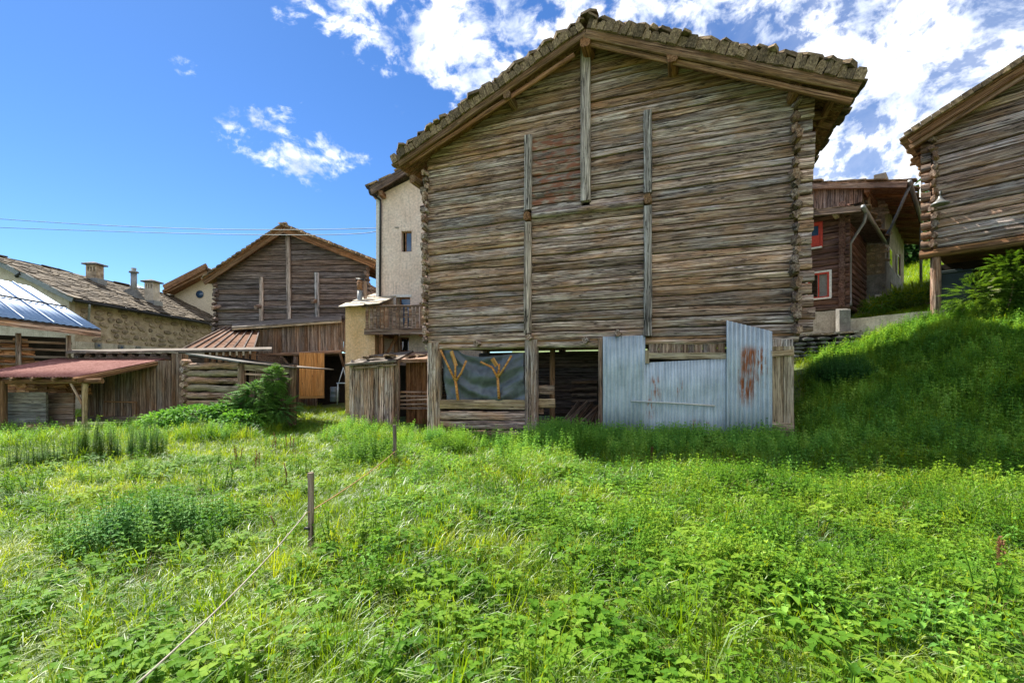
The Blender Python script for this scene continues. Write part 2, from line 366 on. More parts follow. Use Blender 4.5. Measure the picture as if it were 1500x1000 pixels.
def beam_mesh(name, L, w, h, mat, seg=1, jit=0., rnd=0., taper=1., r=rng, wav=0.):
    """a timber along X; w = Y thickness, h = Z height; rnd rounds its section"""
    mb = MB()
    if rnd > 0:
        a = rnd*min(w, h)
        sec = [(-w/2, -h/2+a), (-w/2-a*.12, 0), (-w/2, h/2-a), (-w/2+a, h/2), (w/2-a, h/2), (w/2, h/2-a), (w/2, -h/2+a), (w/2-a, -h/2), (-w/2+a, -h/2)]
        sec = sec[::-1]
    else:
        sec = [(-w/2, -h/2), (-w/2, h/2), (w/2, h/2), (w/2, -h/2)][::-1]
    n = len(sec); rings = []
    ph = [r.uniform(0, 6.28) for _ in range(4)]; fq = r.uniform(.8, 2.2)
    for i in range(seg+1):
        t = i/seg; x = (t-.5)*L; k = 1+(taper-1)*t; ring = []
        endj = (r.uniform(-1, 1)*jit if 0 < i < seg else 0)
        wz = wav*math.sin(x*fq+ph[0])+wav*.5*math.sin(x*fq*2.7+ph[1]); wy = wav*.5*math.sin(x*fq*1.3+ph[2])
        for (y, z) in sec:
            ring.append((x+endj, y*k+r.uniform(-1, 1)*jit+wy, z*k+r.uniform(-1, 1)*jit+wz))
        rings.append(ring)
    vs = [p for ring in rings for p in ring]; fs = []
    for i in range(seg):
        for j in range(n):
            a, b = i*n+j, i*n+(j+1) % n
            fs.append((a, b, b+n, a+n))
    mb.add(vs, fs, 0, rnd > 0)
    mb.add(rings[0], [tuple(range(n))[::-1]], 0); mb.add(rings[-1], [tuple(range(n))], 0)
    return mb.mesh(name, mat)
CACHE = {}
def beam(name, parent, p0, p1, w, h, mat, up=(0, 0, 1), seg=1, jit=0., rnd=0., taper=1., label=None, wav=0., share=None, roll=0):
    L, M = basis(p0, p1, up)
    if roll: M = M @ Matrix.Rotation(roll, 3, 'X')
    mid = (Vector(p0)+Vector(p1))/2
    if share:
        key = (share, rng.randrange(4))
        if key not in CACHE: CACHE[key] = beam_mesh(name, 1.0, w, h, mat, seg, jit, rnd, taper, wav=wav)
        o = link(name, CACHE[key], parent, mid, M, label); o.scale = (L, 1, 1)
        return o
    return link(name, beam_mesh(name, L, w, h, mat, seg, jit, rnd, taper, wav=wav), parent, mid, M, label)
def quad_slab(name, parent, pts, th, mat, label=None, nrm=None):
    P = [Vector(p) for p in pts]
    c = sum(P, Vector())/4
    N = Vector(nrm) if nrm else (P[1]-P[0]).cross(P[3]-P[0]).normalized()
    mb = MB(); lo = [p-N*th-c for p in P]; hi = [p-c for p in P]
    mb.add(lo+hi, [(3,2,1,0),(4,5,6,7),(0,1,5,4),(1,2,6,5),(2,3,7,6),(3,0,4,7)])
    return link(name, mb.mesh(name, mat), parent, c, None, label)
def prism(name, parent, poly, y0, y1, mat, label=None):
    """polygon in local XZ, extruded y0..y1"""
    n = len(poly); mb = MB()
    vs = [(x, y0, z) for x, z in poly]+[(x, y1, z) for x, z in poly]
    fs = [tuple(range(n)), tuple(range(n, 2*n))[::-1]]+[((i+1) % n, i, i+n, (i+1) % n+n) for i in range(n)]
    mb.add(vs, fs)
    return link(name, mb.mesh(name, mat), parent, (0, 0, 0), None, label)
def tube_mb(mb, pts, rad, n=7, mi=0, closed_caps=True):
    pts = [Vector(p) for p in pts]; rr = rad if isinstance(rad, (list, tuple)) else [rad]*len(pts)
    rings = []; up = Vector((0.13, .21, 1))
    for i, p in enumerate(pts):
        t = (pts[min(i+1, len(pts)-1)]-pts[max(i-1, 0)]).normalized()
        a = t.cross(up)
        if a.length < 1e-3: a = t.cross(Vector((1, 0, 0)))
        a.normalize(); b = t.cross(a)
        rings.append([p+(a*math.cos(6.2832*k/n)+b*math.sin(6.2832*k/n))*rr[i] for k in range(n)])
    vs = [q for r_ in rings for q in r_]; fs = []
    for i in range(len(pts)-1):
        for k in range(n):
            a, b = i*n+k, i*n+(k+1) % n
            fs.append((a, b, b+n, a+n))
    if closed_caps: fs += [tuple(range(n))[::-1], tuple(range((len(pts)-1)*n, len(pts)*n))]
    mb.add(vs, fs, mi, True)
def tube(name, parent, pts, rad, mat, n=7, label=None):
    mb = MB(); tube_mb(mb, pts, rad, n)
    return link(name, mb.mesh(name, mat), parent, (0, 0, 0), None, label)
def corrugated(name, parent, pts, waves, amp, mat, label=None, nv=2, th=0.0):
    """pts: 4 corners (a b along the corrugation count, a d along the fall); own origin at the centre"""
    a, b, c_, d_ = [Vector(p) for p in pts]; cen = (a+b+c_+d_)/4
    N = (b-a).cross(d_-a).normalized(); mb = MB(); nu = waves*6
    for j in range(nv+1):
        v = j/nv
        for i in range(nu+1):
            u = i/nu
            p = (a.lerp(b, u)).lerp(d_.lerp(c_, u), v)
            off = math.sin(u*waves*2*math.pi)*amp+(mnoise.noise(Vector((u*3, v*2, waves)))*amp*.5)
            mb.v.append(tuple(p+N*off-cen))
    for j in range(nv):
        for i in range(nu):
            q = j*(nu+1)+i; mb.f.append((q, q+1, q+nu+2, q+nu+1)); mb.mi.append(0); mb.sm.append(True)
    me = mb.mesh(name, mat)
    o = link(name, me, parent, cen, None, label)
    md = o.modifiers.new('thickness', 'SOLIDIFY'); md.thickness = .004
    return o
def walled(name, parent, x0, x1, z0, z1, y0, holes, mat, depth=.28, label=None):
    """wall face in local XZ at y0 with rectangular openings and reveals; solid towards +y"""
    xs = sorted({x0, x1, *[h[0] for h in holes], *[h[1] for h in holes]}); zs = sorted({z0, z1, *[h[2] for h in holes], *[h[3] for h in holes]})
    mb = MB()
    for i in range(len(xs)-1):
        for j in range(len(zs)-1):
            cx, cz = (xs[i]+xs[i+1])/2, (zs[j]+zs[j+1])/2
            if any(h[0] < cx < h[1] and h[2] < cz < h[3] for h in holes): continue
            mb.add([(xs[i], y0, zs[j]), (xs[i+1], y0, zs[j]), (xs[i+1], y0, zs[j+1]), (xs[i], y0, zs[j+1])], [(0, 1, 2, 3)])
    for (a, b, c_, d_) in holes:
        y1 = y0+depth
        mb.add([(a,y0,c_),(b,y0,c_),(b,y0,d_),(a,y0,d_),(a,y1,c_),(b,y1,c_),(b,y1,d_),(a,y1,d_)], [(0,4,5,1),(1,5,6,2),(2,6,7,3),(3,7,4,0)])
    y1 = y0+depth
    mb.add([(x0,y0,z0),(x0,y1,z0),(x0,y1,z1),(x0,y0,z1)], [(0,3,2,1)]); mb.add([(x1,y0,z0),(x1,y1,z0),(x1,y1,z1),(x1,y0,z1)], [(0,1,2,3)])
    return link(name, mb.mesh(name, mat), parent, (0, 0, 0), None, label)
def window(parent, x0, x1, z0, z1, y, frame_mat, glass, mull=(1, 1), fw=.05, curtain=False, sill=None, label=None):
    """frame with panes, as part > sub-part; plane local y"""
    mb = MB(); t = .05
    mb.box((x0, y, z0), (x0+fw, y+t, z1)); mb.box((x1-fw, y, z0), (x1, y+t, z1))
    mb.box((x0+fw, y, z0), (x1-fw, y+t, z0+fw)); mb.box((x0+fw, y, z1-fw), (x1-fw, y+t, z1))
    o = link('window', mb.mesh('window', frame_mat), parent, (0, 0, 0), None, label)
    nx, nz = mull; ix0, ix1, iz0, iz1 = x0+fw, x1-fw, z0+fw, z1-fw
    for i in range(1, nx):
        c = ix0+(ix1-ix0)*i/nx; m2 = MB(); m2.box((c-.018, y+.008, iz0), (c+.018, y+.042, iz1)); link('glazing_bar', m2.mesh('glazing_bar', frame_mat), o)
    for i in range(1, nz):
        c = iz0+(iz1-iz0)*i/nz; m2 = MB(); m2.box((ix0, y+.012, c-.016), (ix1, y+.038, c+.016)); link('glazing_bar', m2.mesh('glazing_bar', frame_mat), o)
    for i in range(nx):
        a, b = ix0+(ix1-ix0)*i/nx, ix0+(ix1-ix0)*(i+1)/nx
        m2 = MB(); m2.box((a, y+.024, iz0), (b, y+.028, iz1)); link('pane', m2.mesh('pane', glass), o)
    if sill:
        m2 = MB(); m2.box((x0-.06, sill[0], z0-.05), (x1+.06, y-.002, z0)); link('sill', m2.mesh('sill', sill[1]), o)
    return o

# pixel -> world
def ray(px, py): return Vector(((px-750)/F, 1.0, (HOR-py)/F))
def W(px, py, Y): r_ = ray(px, py); return Vector((r_.x*Y, Y, EYE+r_.z*Y))
class Frame:
    def __init__(s, ox, oy, yaw, oz=0.0):
        s.o = Vector((ox, oy, oz)); s.yaw = yaw
        s.ux = Vector((math.cos(yaw), math.sin(yaw), 0)); s.uy = Vector((-math.sin(yaw), math.cos(yaw), 0))
    def front(s, px, py, y=0.0):
        """local (x, y, z) where the pixel's ray meets the plane local y"""
        r_ = ray(px, py); c = Vector((0, 0, EYE))-s.o
        t = (y-c.dot(s.uy))/r_.dot(s.uy); p = c+r_*t
        return Vector((p.dot(s.ux), y, p.z))
    def side(s, px, py, x=0.0):
        r_ = ray(px, py); c = Vector((0, 0, EYE))-s.o
        t = (x-c.dot(s.ux))/r_.dot(s.ux); p = c+r_*t
        return Vector((x, p.dot(s.uy), p.z))
    def loc(s, p):
        d_ = Vector(p)-s.o; return Vector((d_.dot(s.ux), d_.dot(s.uy), d_.z))
    def world(s, p): return s.o+s.ux*p[0]+s.uy*p[1]+Vector((0, 0, p[2]))

# ------------------------------------------------------------------ terrain
CP = [(0,0,-1.62),(-4,3,-1.72),(4,3,-1.58),(0,-6,-1.6),(-10,0,-1.9),(10,0,-1.2),(-2.6,13.5,-1.86),(1.7,11.7,-1.70),(6.2,10.1,-1.46),
      (7.3,6.5,-1.45),(4.9,7.6,-1.60),(0,7.5,-1.72),(-6,8,-1.86),(-12.8,13.6,-1.85),(-16.5,14,-2.0),(-8,20,-1.62),(-8,13,-1.80),(-20,22,-1.7),(-5.7,19,-1.6),
      (8.6,13.8,.08),(10.2,13.8,.78),(12.0,12.3,1.38),(12.5,11,1.2),(9.3,13.5,.33),(11.2,13.0,1.22),(8.6,11.3,-.45),(7.8,9.5,-.72),(8.6,8,-.95),(11,9,.35),(12,6,-.2),(14.5,14.5,2.3),(15,11,1.9),
      (12.5,15.6,2.0),(18,20,3.6),(24.6,28,5.2),(20,21,4.0),(10,20,1.5),(0,24,-1.2),(0,30,-.8),(-20,30,-1.2),(22,12,3.2),(20,4,1.6),(30,20,7.5),(-25,12,-2.4),(-25,2,-2.4),(-12,7,-1.95)]
_P = np.array([(a, b) for a, b, c in CP], float); _Z = np.array([c for a, b, c in CP], float)
def _k(r2): return np.where(r2 > 1e-9, .5*r2*np.log(np.maximum(r2, 1e-9)), 0)
_d2 = ((_P[:, None]-_P[None])**2).sum(-1); _n = len(CP)
_A = np.zeros((_n+3, _n+3)); _A[:_n, :_n] = _k(_d2)+np.eye(_n)*.6; _A[:_n, _n] = 1; _A[:_n, _n+1:] = _P; _A[_n, :_n] = 1; _A[_n+1:, :_n] = _P.T
_w = np.linalg.solve(_A, np.concatenate([_Z, [0, 0, 0]]))
def H(x, y):
    x = np.atleast_1d(np.asarray(x, float)); y = np.atleast_1d(np.asarray(y, float))
    cx = np.clip(x, -26, 32); cy = np.clip(y, -8, 32)
    d2 = (cx[:, None]-_P[None, :, 0])**2+(cy[:, None]-_P[None, :, 1])**2
    z = _k(d2)@_w[:_n]+_w[_n]+_w[_n+1]*cx+_w[_n+2]*cy
    out = np.maximum(x-32, 0)*.32+np.maximum(y-32, 0)*.10*np.clip((x+20)/40, 0, 1)
    z = z+np.minimum(out, 90)
    b = .09*np.sin(x*1.5+y*.6)*np.cos(y*1.2-x*.4)+.025*np.sin(x*4.1+1)*np.sin(y*3.7+x)
    return z+b+EYE
def h1(x, y): return float(H(x, y)[0])
xs = np.concatenate([[-900, -500, -250, -120, -70, -45, -34], np.arange(-28, 30, .25), [33, 38, 46, 60, 90, 160, 300, 600, 900]])
ys = np.concatenate([[-600, -200, -60, -20, -10, -6], np.arange(-4, 30, .25), [33, 38, 46, 60, 90, 160, 300, 600, 1200]])
GX, GY = np.meshgrid(xs, ys); GZ = H(GX.ravel(), GY.ravel())
vs = np.stack([GX.ravel(), GY.ravel(), GZ], 1); nx_ = len(xs)
fs = [(j*nx_+i, j*nx_+i+1, (j+1)*nx_+i+1, (j+1)*nx_+i) for j in range(len(ys)-1) for i in range(nx_-1)]
me = bpy.data.meshes.new('ground'); me.from_pydata(vs.tolist(), [], fs); me.materials.append(M_SOIL)
me.polygons.foreach_set('use_smooth', [True]*len(fs)); me.update()
struct(link('ground', me), 'sloping meadow soil under grass and weeds, rising to the right')

# ------------------------------------------------------------------ log building helpers
class Bound:
    """the wavy, slightly tilted line between two courses of logs"""
    def __init__(s, z, xc, tilt=.012, wave=.012):
        s.z, s.xc, s.t = z, xc, rng.uniform(-tilt, tilt); s.w = wave; s.p = rng.uniform(0, 6); s.q = rng.uniform(0, 6)
    def __call__(s, x): return s.z+s.t*(x-s.xc)+s.w*math.sin(x*1.1+s.p)+s.w*.6*math.sin(x*2.9+s.q)
def log_wall(parent, bounds, segs_fn, mat_fn, clip, depth=.20, y=0.0, jit=.008, name='log'):
    """bounds: list of Bound; each log between two of them is its own part, cut to the roof line by clip(x)"""
    for k in range(len(bounds)-1):
        b0, b1 = bounds[k], bounds[k+1]
        for (xa, xb) in segs_fn((b0.z+b1.z)/2, b0.z):
            L = xb-xa
            if L < .15: continue
            n = max(3, min(16, int(L/.30))); yo = y+rng.uniform(-.022, .022); g = rng.uniform(.003, .010); tw = rng.uniform(-.018, .018)
            sec = [(.050, 0), (.004+tw*.3, .06), (-.006, .42), (-.004-tw, .72), (.002-tw, .95), (.050, 1.0), (depth, 1), (depth, 0)]
            rings = []
            for i in range(n+1):
                x = xa+L*i/n; lo = b0(x)+g; hi = b1(x)-g; c = clip(x); lo = min(lo, c-.004); hi = min(hi, c); ring = []
                for j, (yy, s_) in enumerate(sec):
                    ring.append((x, yo+yy+(rng.uniform(-1, 1)*jit if 0 < j < 5 else 0), lo+(hi-lo)*s_+(rng.uniform(-1, 1)*jit*.6 if 0 < j < 5 and hi-lo > .05 else 0)))
                rings.append(ring)
            cen = Vector(((xa+xb)/2, yo+depth/2, (b0.z+b1.z)/2)); m = len(sec); mb = MB()
            R_ = [[(p[0]-cen.x, p[1]-cen.y, p[2]-cen.z) for p in r] for r in rings]
            fs_ = []
            for i in range(n):
                for j in range(m):
                    a, b = i*m+j, i*m+(j+1) % m; fs_.append((a, a+m, b+m, b))
            mb.add([q for r in R_ for q in r], fs_, 0, False); mb.add(R_[0], [tuple(range(m))], 0); mb.add(R_[-1], [tuple(range(m))[::-1]], 0)
            mat = mat_fn(xa, xb, cen.z)
            link(name, mb.mesh(name, mat), parent, cen)
def courses(z0, ztop, heights, xc, **kw):
    out = [Bound(z0, xc, 0.0, .004)]; z = z0
    while z < ztop-.08: z += rng.choice(heights); out.append(Bound(z, xc, **kw))
    return out
def corner_ends(parent, x, zlo, zhi, rowh, mat, out=.30, w_=.22, name='log_end', phase=.5, hfn=None):
    z = zlo+rowh*phase
    while z < zhi:
        h = rowh*rng.uniform(.45, 1.0); o_ = out*rng.uniform(.45, 1.15); ww = w_*rng.uniform(.65, 1.1)
        beam(name, parent, (x+rng.uniform(-.035, .035), .10, z+rng.uniform(-.03, .03)), (x+rng.uniform(-.05, .05), -o_, z+rng.uniform(-.05, .04)), ww, h, mat, seg=3, jit=.034, rnd=rng.uniform(.15, .42), taper=rng.uniform(.6, 1.0), roll=rng.uniform(-.25, .25))
        z += h*.5+rowh*.5
def roof_line(apex, lt, rt):
    """z of the underside at x for a gable"""
    def f(x):
        if x < apex[0]: return apex[1]+(lt[1]-apex[1])*(x-apex[0])/(lt[0]-apex[0])
        return apex[1]+(rt[1]-apex[1])*(x-apex[0])/(rt[0]-apex[0])
    return f
def span_at(f, z, x0, x1, n=200):
    ins = [x0+(x1-x0)*i/n for i in range(n+1) if f(x0+(x1-x0)*i/n) > z]
    return (min(ins), max(ins)) if ins else None
def split(span, breaks):
    out = []; a = span[0]
    for (b0, b1) in sorted(breaks):
        if b1 <= a: continue
        if b0 >= span[1]: break
        out.append((a, min(b0, span[1]))); a = b1
    if a < span[1]: out.append((a, span[1]))
    return out
SLABM = []
def slab_mesh(i):
    r_ = random.Random(100+i); mb = MB()
    n = 7; pr = [(math.cos(6.283*k/n+r_.uniform(-.2, .2))*r_.uniform(.42, .55), math.sin(6.283*k/n+r_.uniform(-.2, .2))*r_.uniform(.42, .55)) for k in range(n)]
    mb.add([(x, y, -.5) for x, y in pr]+[(x*.93, y*.93, .5+r_.uniform(-.1, .1)) for x, y in pr], [tuple(range(n))[::-1], tuple(range(n, 2*n))]+[(k, (k+1) % n, (k+1) % n+n, k+n) for k in range(n)])
    return mb
for i in range(6): SLABM.append(slab_mesh(i).mesh('stone_slab', M_SLAB))
def slab_field(name, parent, A, B, C_, D_, pitch_u, pitch_v, th, mat, label=None):
    """overlapping slabs from eave A-B up to ridge D-C, one joined part"""
    A, B, C_, D_ = map(Vector, (A, B, C_, D_)); N = (B-A).cross(D_-A).normalized()
    if N.z < 0: N = -N
    nu = max(1, int((B-A).length/pitch_u)); nv = max(1, int((D_-A).length/pitch_v)); mb = MB()
    for j in range(nv):
        for i in range(nu):
            u = (i+.5+(j % 2)*.5*rng.random()+rng.uniform(-.2, .2))/nu; v = (j+.35+rng.uniform(-.15, .15))/nv
            c = A.lerp(B, min(1, u)).lerp(D_.lerp(C_, min(1, u)), v)
            U = (B-A).normalized(); V = N.cross(U)
            if V.z < 0: V = -V
            hu, hv = pitch_u*rng.uniform(.45, .72), pitch_v*rng.uniform(.75, 1.05); t_ = th*rng.uniform(.6, 1.5)
            pts = []
            for (a, b) in ((-1, -1), (-.2, -1.12), (1, -.9), (1.05, 1), (-1, 1)):
                a *= rng.uniform(.85, 1.1); b *= rng.uniform(.85, 1.1)
                tilt = t_*(.9 if b < 0 else .0)
                pts.append((c+U*a*hu+V*b*hv+N*tilt))
            n = 5
            mb.add([p for p in pts]+[p+N*t_ for p in pts], [tuple(range(n, 2*n)), tuple(range(n))[::-1]]+[(k, (k+1) % n, (k+1) % n+n, k+n) for k in range(n)])
    o = link(name, mb.mesh(name, mat), parent, (0, 0, 0), None, label, 'stuff')
    return o

# ================================================================== MAIN BARN
YAW = math.atan2(-667, 1750)*1.0
_rc = W(1160, 630, 10.1); BW = .9375*10.1
_ux = Vector((math.cos(YAW), math.sin(YAW), 0)); _o = Vector((_rc.x, _rc.y, 0))-_ux*BW
B = Frame(_o.x, _o.y, YAW, 0.0)
BD = 4.6                                                  # depth of the barn
barn = empty('log_barn', (_o.x, _o.y, 0), YAW, 'tall weathered grey log barn with a stone slab roof, open below behind metal sheets', 'barn', 'log barns of the hamlet')
fx = lambda px, py=400, y=0.0: B.front(px, py, y).x
fz = lambda px, py, y=0.0: B.front(px, py, y).z
OH = -.55                                                 # gable overhang
apx = B.front(858, 50, OH); lt = B.front(585, 243, OH); rt = B.front(1258, 132, OH)
under = roof_line((apx.x, apx.z), (lt.x, lt.z), (rt.x, rt.z))       # underside of the bargeboards, top edge near
zb = .5*(fz(640, 497)+fz(1120, 497))                      # bottom of the log wall
X0, X1 = fx(627), fx(1163)
p1a, p1b = fx(769), fx(780); p2a, p2b = fx(851), fx(865); p3a, p3b = fx(943), fx(955)
z_p3top = fz(949, 163); z_p1top = fz(774, 200); z_mid = fz(860, 304)
ztop = under((p2a+p2b)/2)+.05
bounds = courses(zb, ztop, (.15, .18, .20, .23, .26, .29), (X0+X1)/2, tilt=.010, wave=.011)
def segs(zc_, zlo):
    sp = span_at(lambda x: under(x)+.09, zlo+.03, X0, X1)
    if sp is None: return []
    brk = []
    if zc_ < z_p1top: brk.append((p1a+.02, p1b-.02))
    if zc_ < z_p3top: brk.append((p3a+.02, p3b-.02))
    if zc_ > z_mid: brk.append((p2a+.02, p2b-.02))
    return split(sp, brk)
def bm(xa, xb, zc_):
    mid = (xa+xb)/2
    if p1a < mid < p2b and z_mid+.1 < zc_ < z_p1top: return W_GREYRED
    if under(mid)-zc_ < rng.uniform(.35, 1.1) or rng.random() < .10: return W_WARM
    return W_GREY
log_wall(barn, bounds, segs, bm, lambda x: under(x)+.09)
# dark panel added behind the log joints to stop light leaking through; the log side and back walls
prism('light_leak_panel', barn, [(X0, zb+.05), (X1, zb+.05), (X1, under(X1)-.15), (apx.x, under(apx.x)-.2), (X0, under(X0)-.15)], .19, .24, M_INSIDE)
for xx, nm in ((X0, 'side'), (X1, 'side')):
    z = zb; zt = under(xx)-.12
    while z < zt:
        beam('side_log', barn, (xx, .1, z+.14), (xx, BD, z+.14), .2, .27, W_GREY, seg=6, jit=.012, rnd=.24); z += .275
prism('back_wall', barn, [(X0, zb), (X1, zb), (X1, under(X1)-.12), (apx.x, under(apx.x)-.15), (X0, under(X0)-.12)], BD-.2, BD, W_GREY)
# corner columns: ends of the side-wall logs poking towards the camera, front-log ends beyond the corner
corner_ends(barn, X0-.02, zb-.05, under(X0)-.15, .275, W_GREY, out=.26, w_=.15)
corner_ends(barn, X1+.02, zb-.05, under(X1)-.15, .275, W_PLANK, out=.26, w_=.19)
z = zb+.02
while z < under(X1)-.3:
    beam('log_end', barn, (X1+.08, .10, z+.14), (X1+.36+rng.uniform(-.04, .05), .10, z+.14), .2, .262*rng.uniform(.85, 1.02), W_GREY, seg=2, jit=.010, rnd=.07)
    if z < under(X0)-.5: beam('log_end', barn, (X0-.08, .12, z+.14), (X0-.20+rng.uniform(-.08, .03), .12, z+.14), .2, .25, W_GREY, seg=2, jit=.02, rnd=.22)
    z += .275
# clamping posts and their peg blocks
def post(pxa, pya, pxb, pyb, wpx, yy=-.07, th=.13, mat=W_POST):
    a = B.front(pxa, pya, yy); b = B.front(pxb, pyb, yy); w_ = abs(B.front(pxa+wpx/2, pya, yy).x-B.front(pxa-wpx/2, pya, yy).x)
    beam('post', barn, a, b, th, w_, mat, up=(1, 0, 0), seg=10, jit=.007, rnd=.12)
post(774, 199, 773.5, 308, 10); post(773.5, 326, 773, 488, 10)
post(858, 46, 858, 295, 14, -.09, .16); post(949, 163, 949, 283, 12); post(949, 302, 949, 492, 12)
for (px, py) in ((772, 317), (949, 292)):
    c = B.front(px, py, -.12); beam('peg_block', barn, c+Vector((0, -.07, 0)), c+Vector((0, .22, 0)), .16, .22, W_BROWN, rnd=.2, seg=2, jit=.01)
beam('tie_beam', barn, B.front(780, 316, -.03), B.front(943, 297, -.03), .16, .17, W_GREY, seg=8, jit=.012, rnd=.25)
for px, py in ((699, 503), (775, 494), (858, 498), (905, 488)):
    c = B.front(px, py, -.1); beam('joist_end', barn, c+Vector((0, -.08, 0)), c+Vector((0, 1.2, 0)), .17, .16, W_GREY, rnd=.38, seg=2, jit=.01)
# purlin ends under the rakes
for px, py, s in ((743, 140, .17), (985, 84, .24), (858, 62, .24)):
    c = B.front(px, py, OH+.02); beam('purlin', barn, c+Vector((0, -.06, 0)), Vector((c.x, 1.0, c.z)), s, s*1.15, W_BROWN, rnd=.2, seg=2, jit=.012)
c = B.front(604, 262, -.35); beam('purlin', barn, c, Vector((c.x, BD, c.z)), .2, .22, W_BROWN, rnd=.2, seg=3, jit=.012)
c = B.front(1166, 130, -.42); beam('purlin', barn, c, Vector((c.x, BD, c.z)), .2, .2, W_BROWN, rnd=.2, seg=3, jit=.012)
# bargeboards (double) on both rakes
def rake(a, b, dz, h, yy, th, mat=W_BROWN):
    pa = Vector((a[0], yy, a[1]+dz)); pb = Vector((b[0], yy, b[1]+dz))
    return beam('bargeboard', barn, pa, pb, th, h, mat, seg=12, jit=.008, rnd=.1)
AP = (apx.x, apx.z-.04); LT = (lt.x, lt.z); RT = (rt.x, rt.z)
rake(AP, LT, .05, .18, OH, .09); rake(AP, RT, .04, .22, OH, .09)
rake((AP[0]+.1, AP[1]), (RT[0]-.1, RT[1]), -.17, .12, OH+.08, .07)
rake((AP[0]-.3, AP[1]-.2), (LT[0]+.3, LT[1]+.2), -.15, .11, OH+.08, .07)
# roof deck boards seen from below, rafters, lookouts
y0r, y1r = OH-.05, BD+.5
TOPZ = .16
def deck(a, b, ny=26):
    for k in range(ny):
        ya = y0r+(y1r-y0r)*k/ny+.01; yb = y0r+(y1r-y0r)*(k+1)/ny-.012
        A0 = Vector((a[0], ya, a[1]+TOPZ-.03)); B0 = Vector((b[0], ya, b[1]+TOPZ-.03)); B1 = Vector((b[0], yb, b[1]+TOPZ-.03)); A1 = Vector((a[0], yb, a[1]+TOPZ-.03))
        n = (B0-A0).cross(A1-A0).normalized()
        if n.z < 0: A0, B0, B1, A1 = A1, B1, B0, A0
        quad_slab('roof_board', barn, (A0, B0, B1, A1), .03+.004*(k % 2), W_BROWN)
LTx = (LT[0]-.12, LT[1]-.07); RTx = (RT[0]-.02, RT[1])
deck(AP, LTx); deck(AP, RTx)
for k, yy in enumerate((.9, 2.3, 3.7, 4.6)):
    for a, b in ((AP, LTx), (AP, RTx)):
        beam('rafter', barn, (a[0], yy, a[1]+.02), (b[0]*.985+a[0]*.015, yy, b[1]+.02), .15, .17, W_BROWN, seg=4, jit=.01, rnd=.2)
    zl = under(X1)-.02
    beam('lookout', barn, (X1-.2, yy-.35, zl-.30), (RT[0]-.28, yy-.35, zl-.30), .18, .20, W_BROWN, seg=2, jit=.01, rnd=.2)
beam('eave_beam', barn, (RT[0]-.35, OH+.2, under(RT[0]-.35)-.03), (RT[0]-.35, BD, under(RT[0]-.35)-.03), .12, .14, W_BROWN, seg=5, jit=.01, rnd=.2)
# slabs: an upright row of block ends on the rake, flat slabs lapping above, field on the slopes
def rake_slabs(a, b, yy, hgt=.27):
    A = Vector((a[0], yy, a[1]+.145)); Bv = Vector((b[0], yy, b[1]+.145)); L = (Bv-A).length; U = (Bv-A).normalized(); Nn = Vector((-U.z, 0, U.x))
    if Nn.z < 0: Nn = -Nn
    s = .03
    while s < L-.03:
        w_ = rng.uniform(.08, .24); hh = hgt*rng.uniform(.62, 1.18)
        c = A+U*(s+w_/2)+Nn*(hh/2)
        lean = rng.uniform(-.16, .16)
        M = Matrix((U, Vector((0, 1, 0)), Nn)).transposed()
        if M.determinant() < 0: M = Matrix((-U, Vector((0, 1, 0)), Nn)).transposed()
        key = ('blk', rng.randrange(8))
        if key not in CACHE:
            mb = MB(); q = rng.uniform(.15, .35)
            pr = [(-.5, -.5), (.5, -.5), (.5+rng.uniform(-.05, .05), .5-q), (.5-q*.6, .5), (-.5+q*.5, .5+rng.uniform(-.05, .05)), (-.5, .5-q*rng.uniform(.5, 1))]
            n = 6; mb.add([(x, -.5+rng.uniform(-.04, .04), z_) for x, z_ in pr]+[(x, .5, z_) for x, z_ in pr], [tuple(range(n)), tuple(range(n, 2*n))[::-1]]+[((k+1) % n, k, k+n, (k+1) % n+n) for k in range(n)])
            CACHE[key] = mb.mesh('roof_block', M_SLAB)
        o = link('roof_block', CACHE[key], barn, c+Vector((0, rng.uniform(-.05, .03), 0)), (M @ Matrix.Rotation(lean, 3, 'Y')))
        o.scale = (w_*.95, .34, hh); s += w_
    s = -.1
    while s < L-.25:
        w_ = rng.uniform(.20, .58)
        c = A+U*(s+w_/2)+Nn*(hgt*1.0+.02+rng.uniform(-.02, .03))
        M = Matrix((U, Vector((0, 1, 0)), Nn)).transposed()
        if M.determinant() < 0: M = Matrix((-U, Vector((0, 1, 0)), Nn)).transposed()
        M = M @ Matrix.Rotation(rng.uniform(-.06, .14)*(1 if b[0] > a[0] else 1), 3, 'Y') @ Matrix.Rotation(rng.uniform(-.05, .05), 3, 'X')
        o = link('stone_slab', rng.choice(SLABM), barn, c+Vector((0, .08+rng.uniform(-.07, .05), 0)), M); o.scale = (w_*1.35, rng.uniform(.42, .7), rng.uniform(.045, .11))
        if rng.random() < .75:
            o = link('stone_slab', rng.choice(SLABM), barn, c+Nn*.065+U*rng.uniform(-.1, .1)+Vector((0, .18+rng.uniform(-.07, .07), 0)), M @ Matrix.Rotation(rng.uniform(-.05, .05), 3, 'Y')); o.scale = (w_*1.2, rng.uniform(.4, .6), rng.uniform(.04, .07))
        s += w_*.82
rake_slabs(AP, LTx, OH+.08); rake_slabs(AP, RTx, OH+.08)
for k in range(8):
    o = link('stone_slab', rng.choice(SLABM), barn, (AP[0]+rng.uniform(-.18, .18), OH+.05+k*.25, AP[1]+.46+rng.uniform(0, .06)), (rng.uniform(-.1, .1), rng.uniform(-.2, .2), rng.uniform(0, 6))); o.scale = (.5, .5, .07)
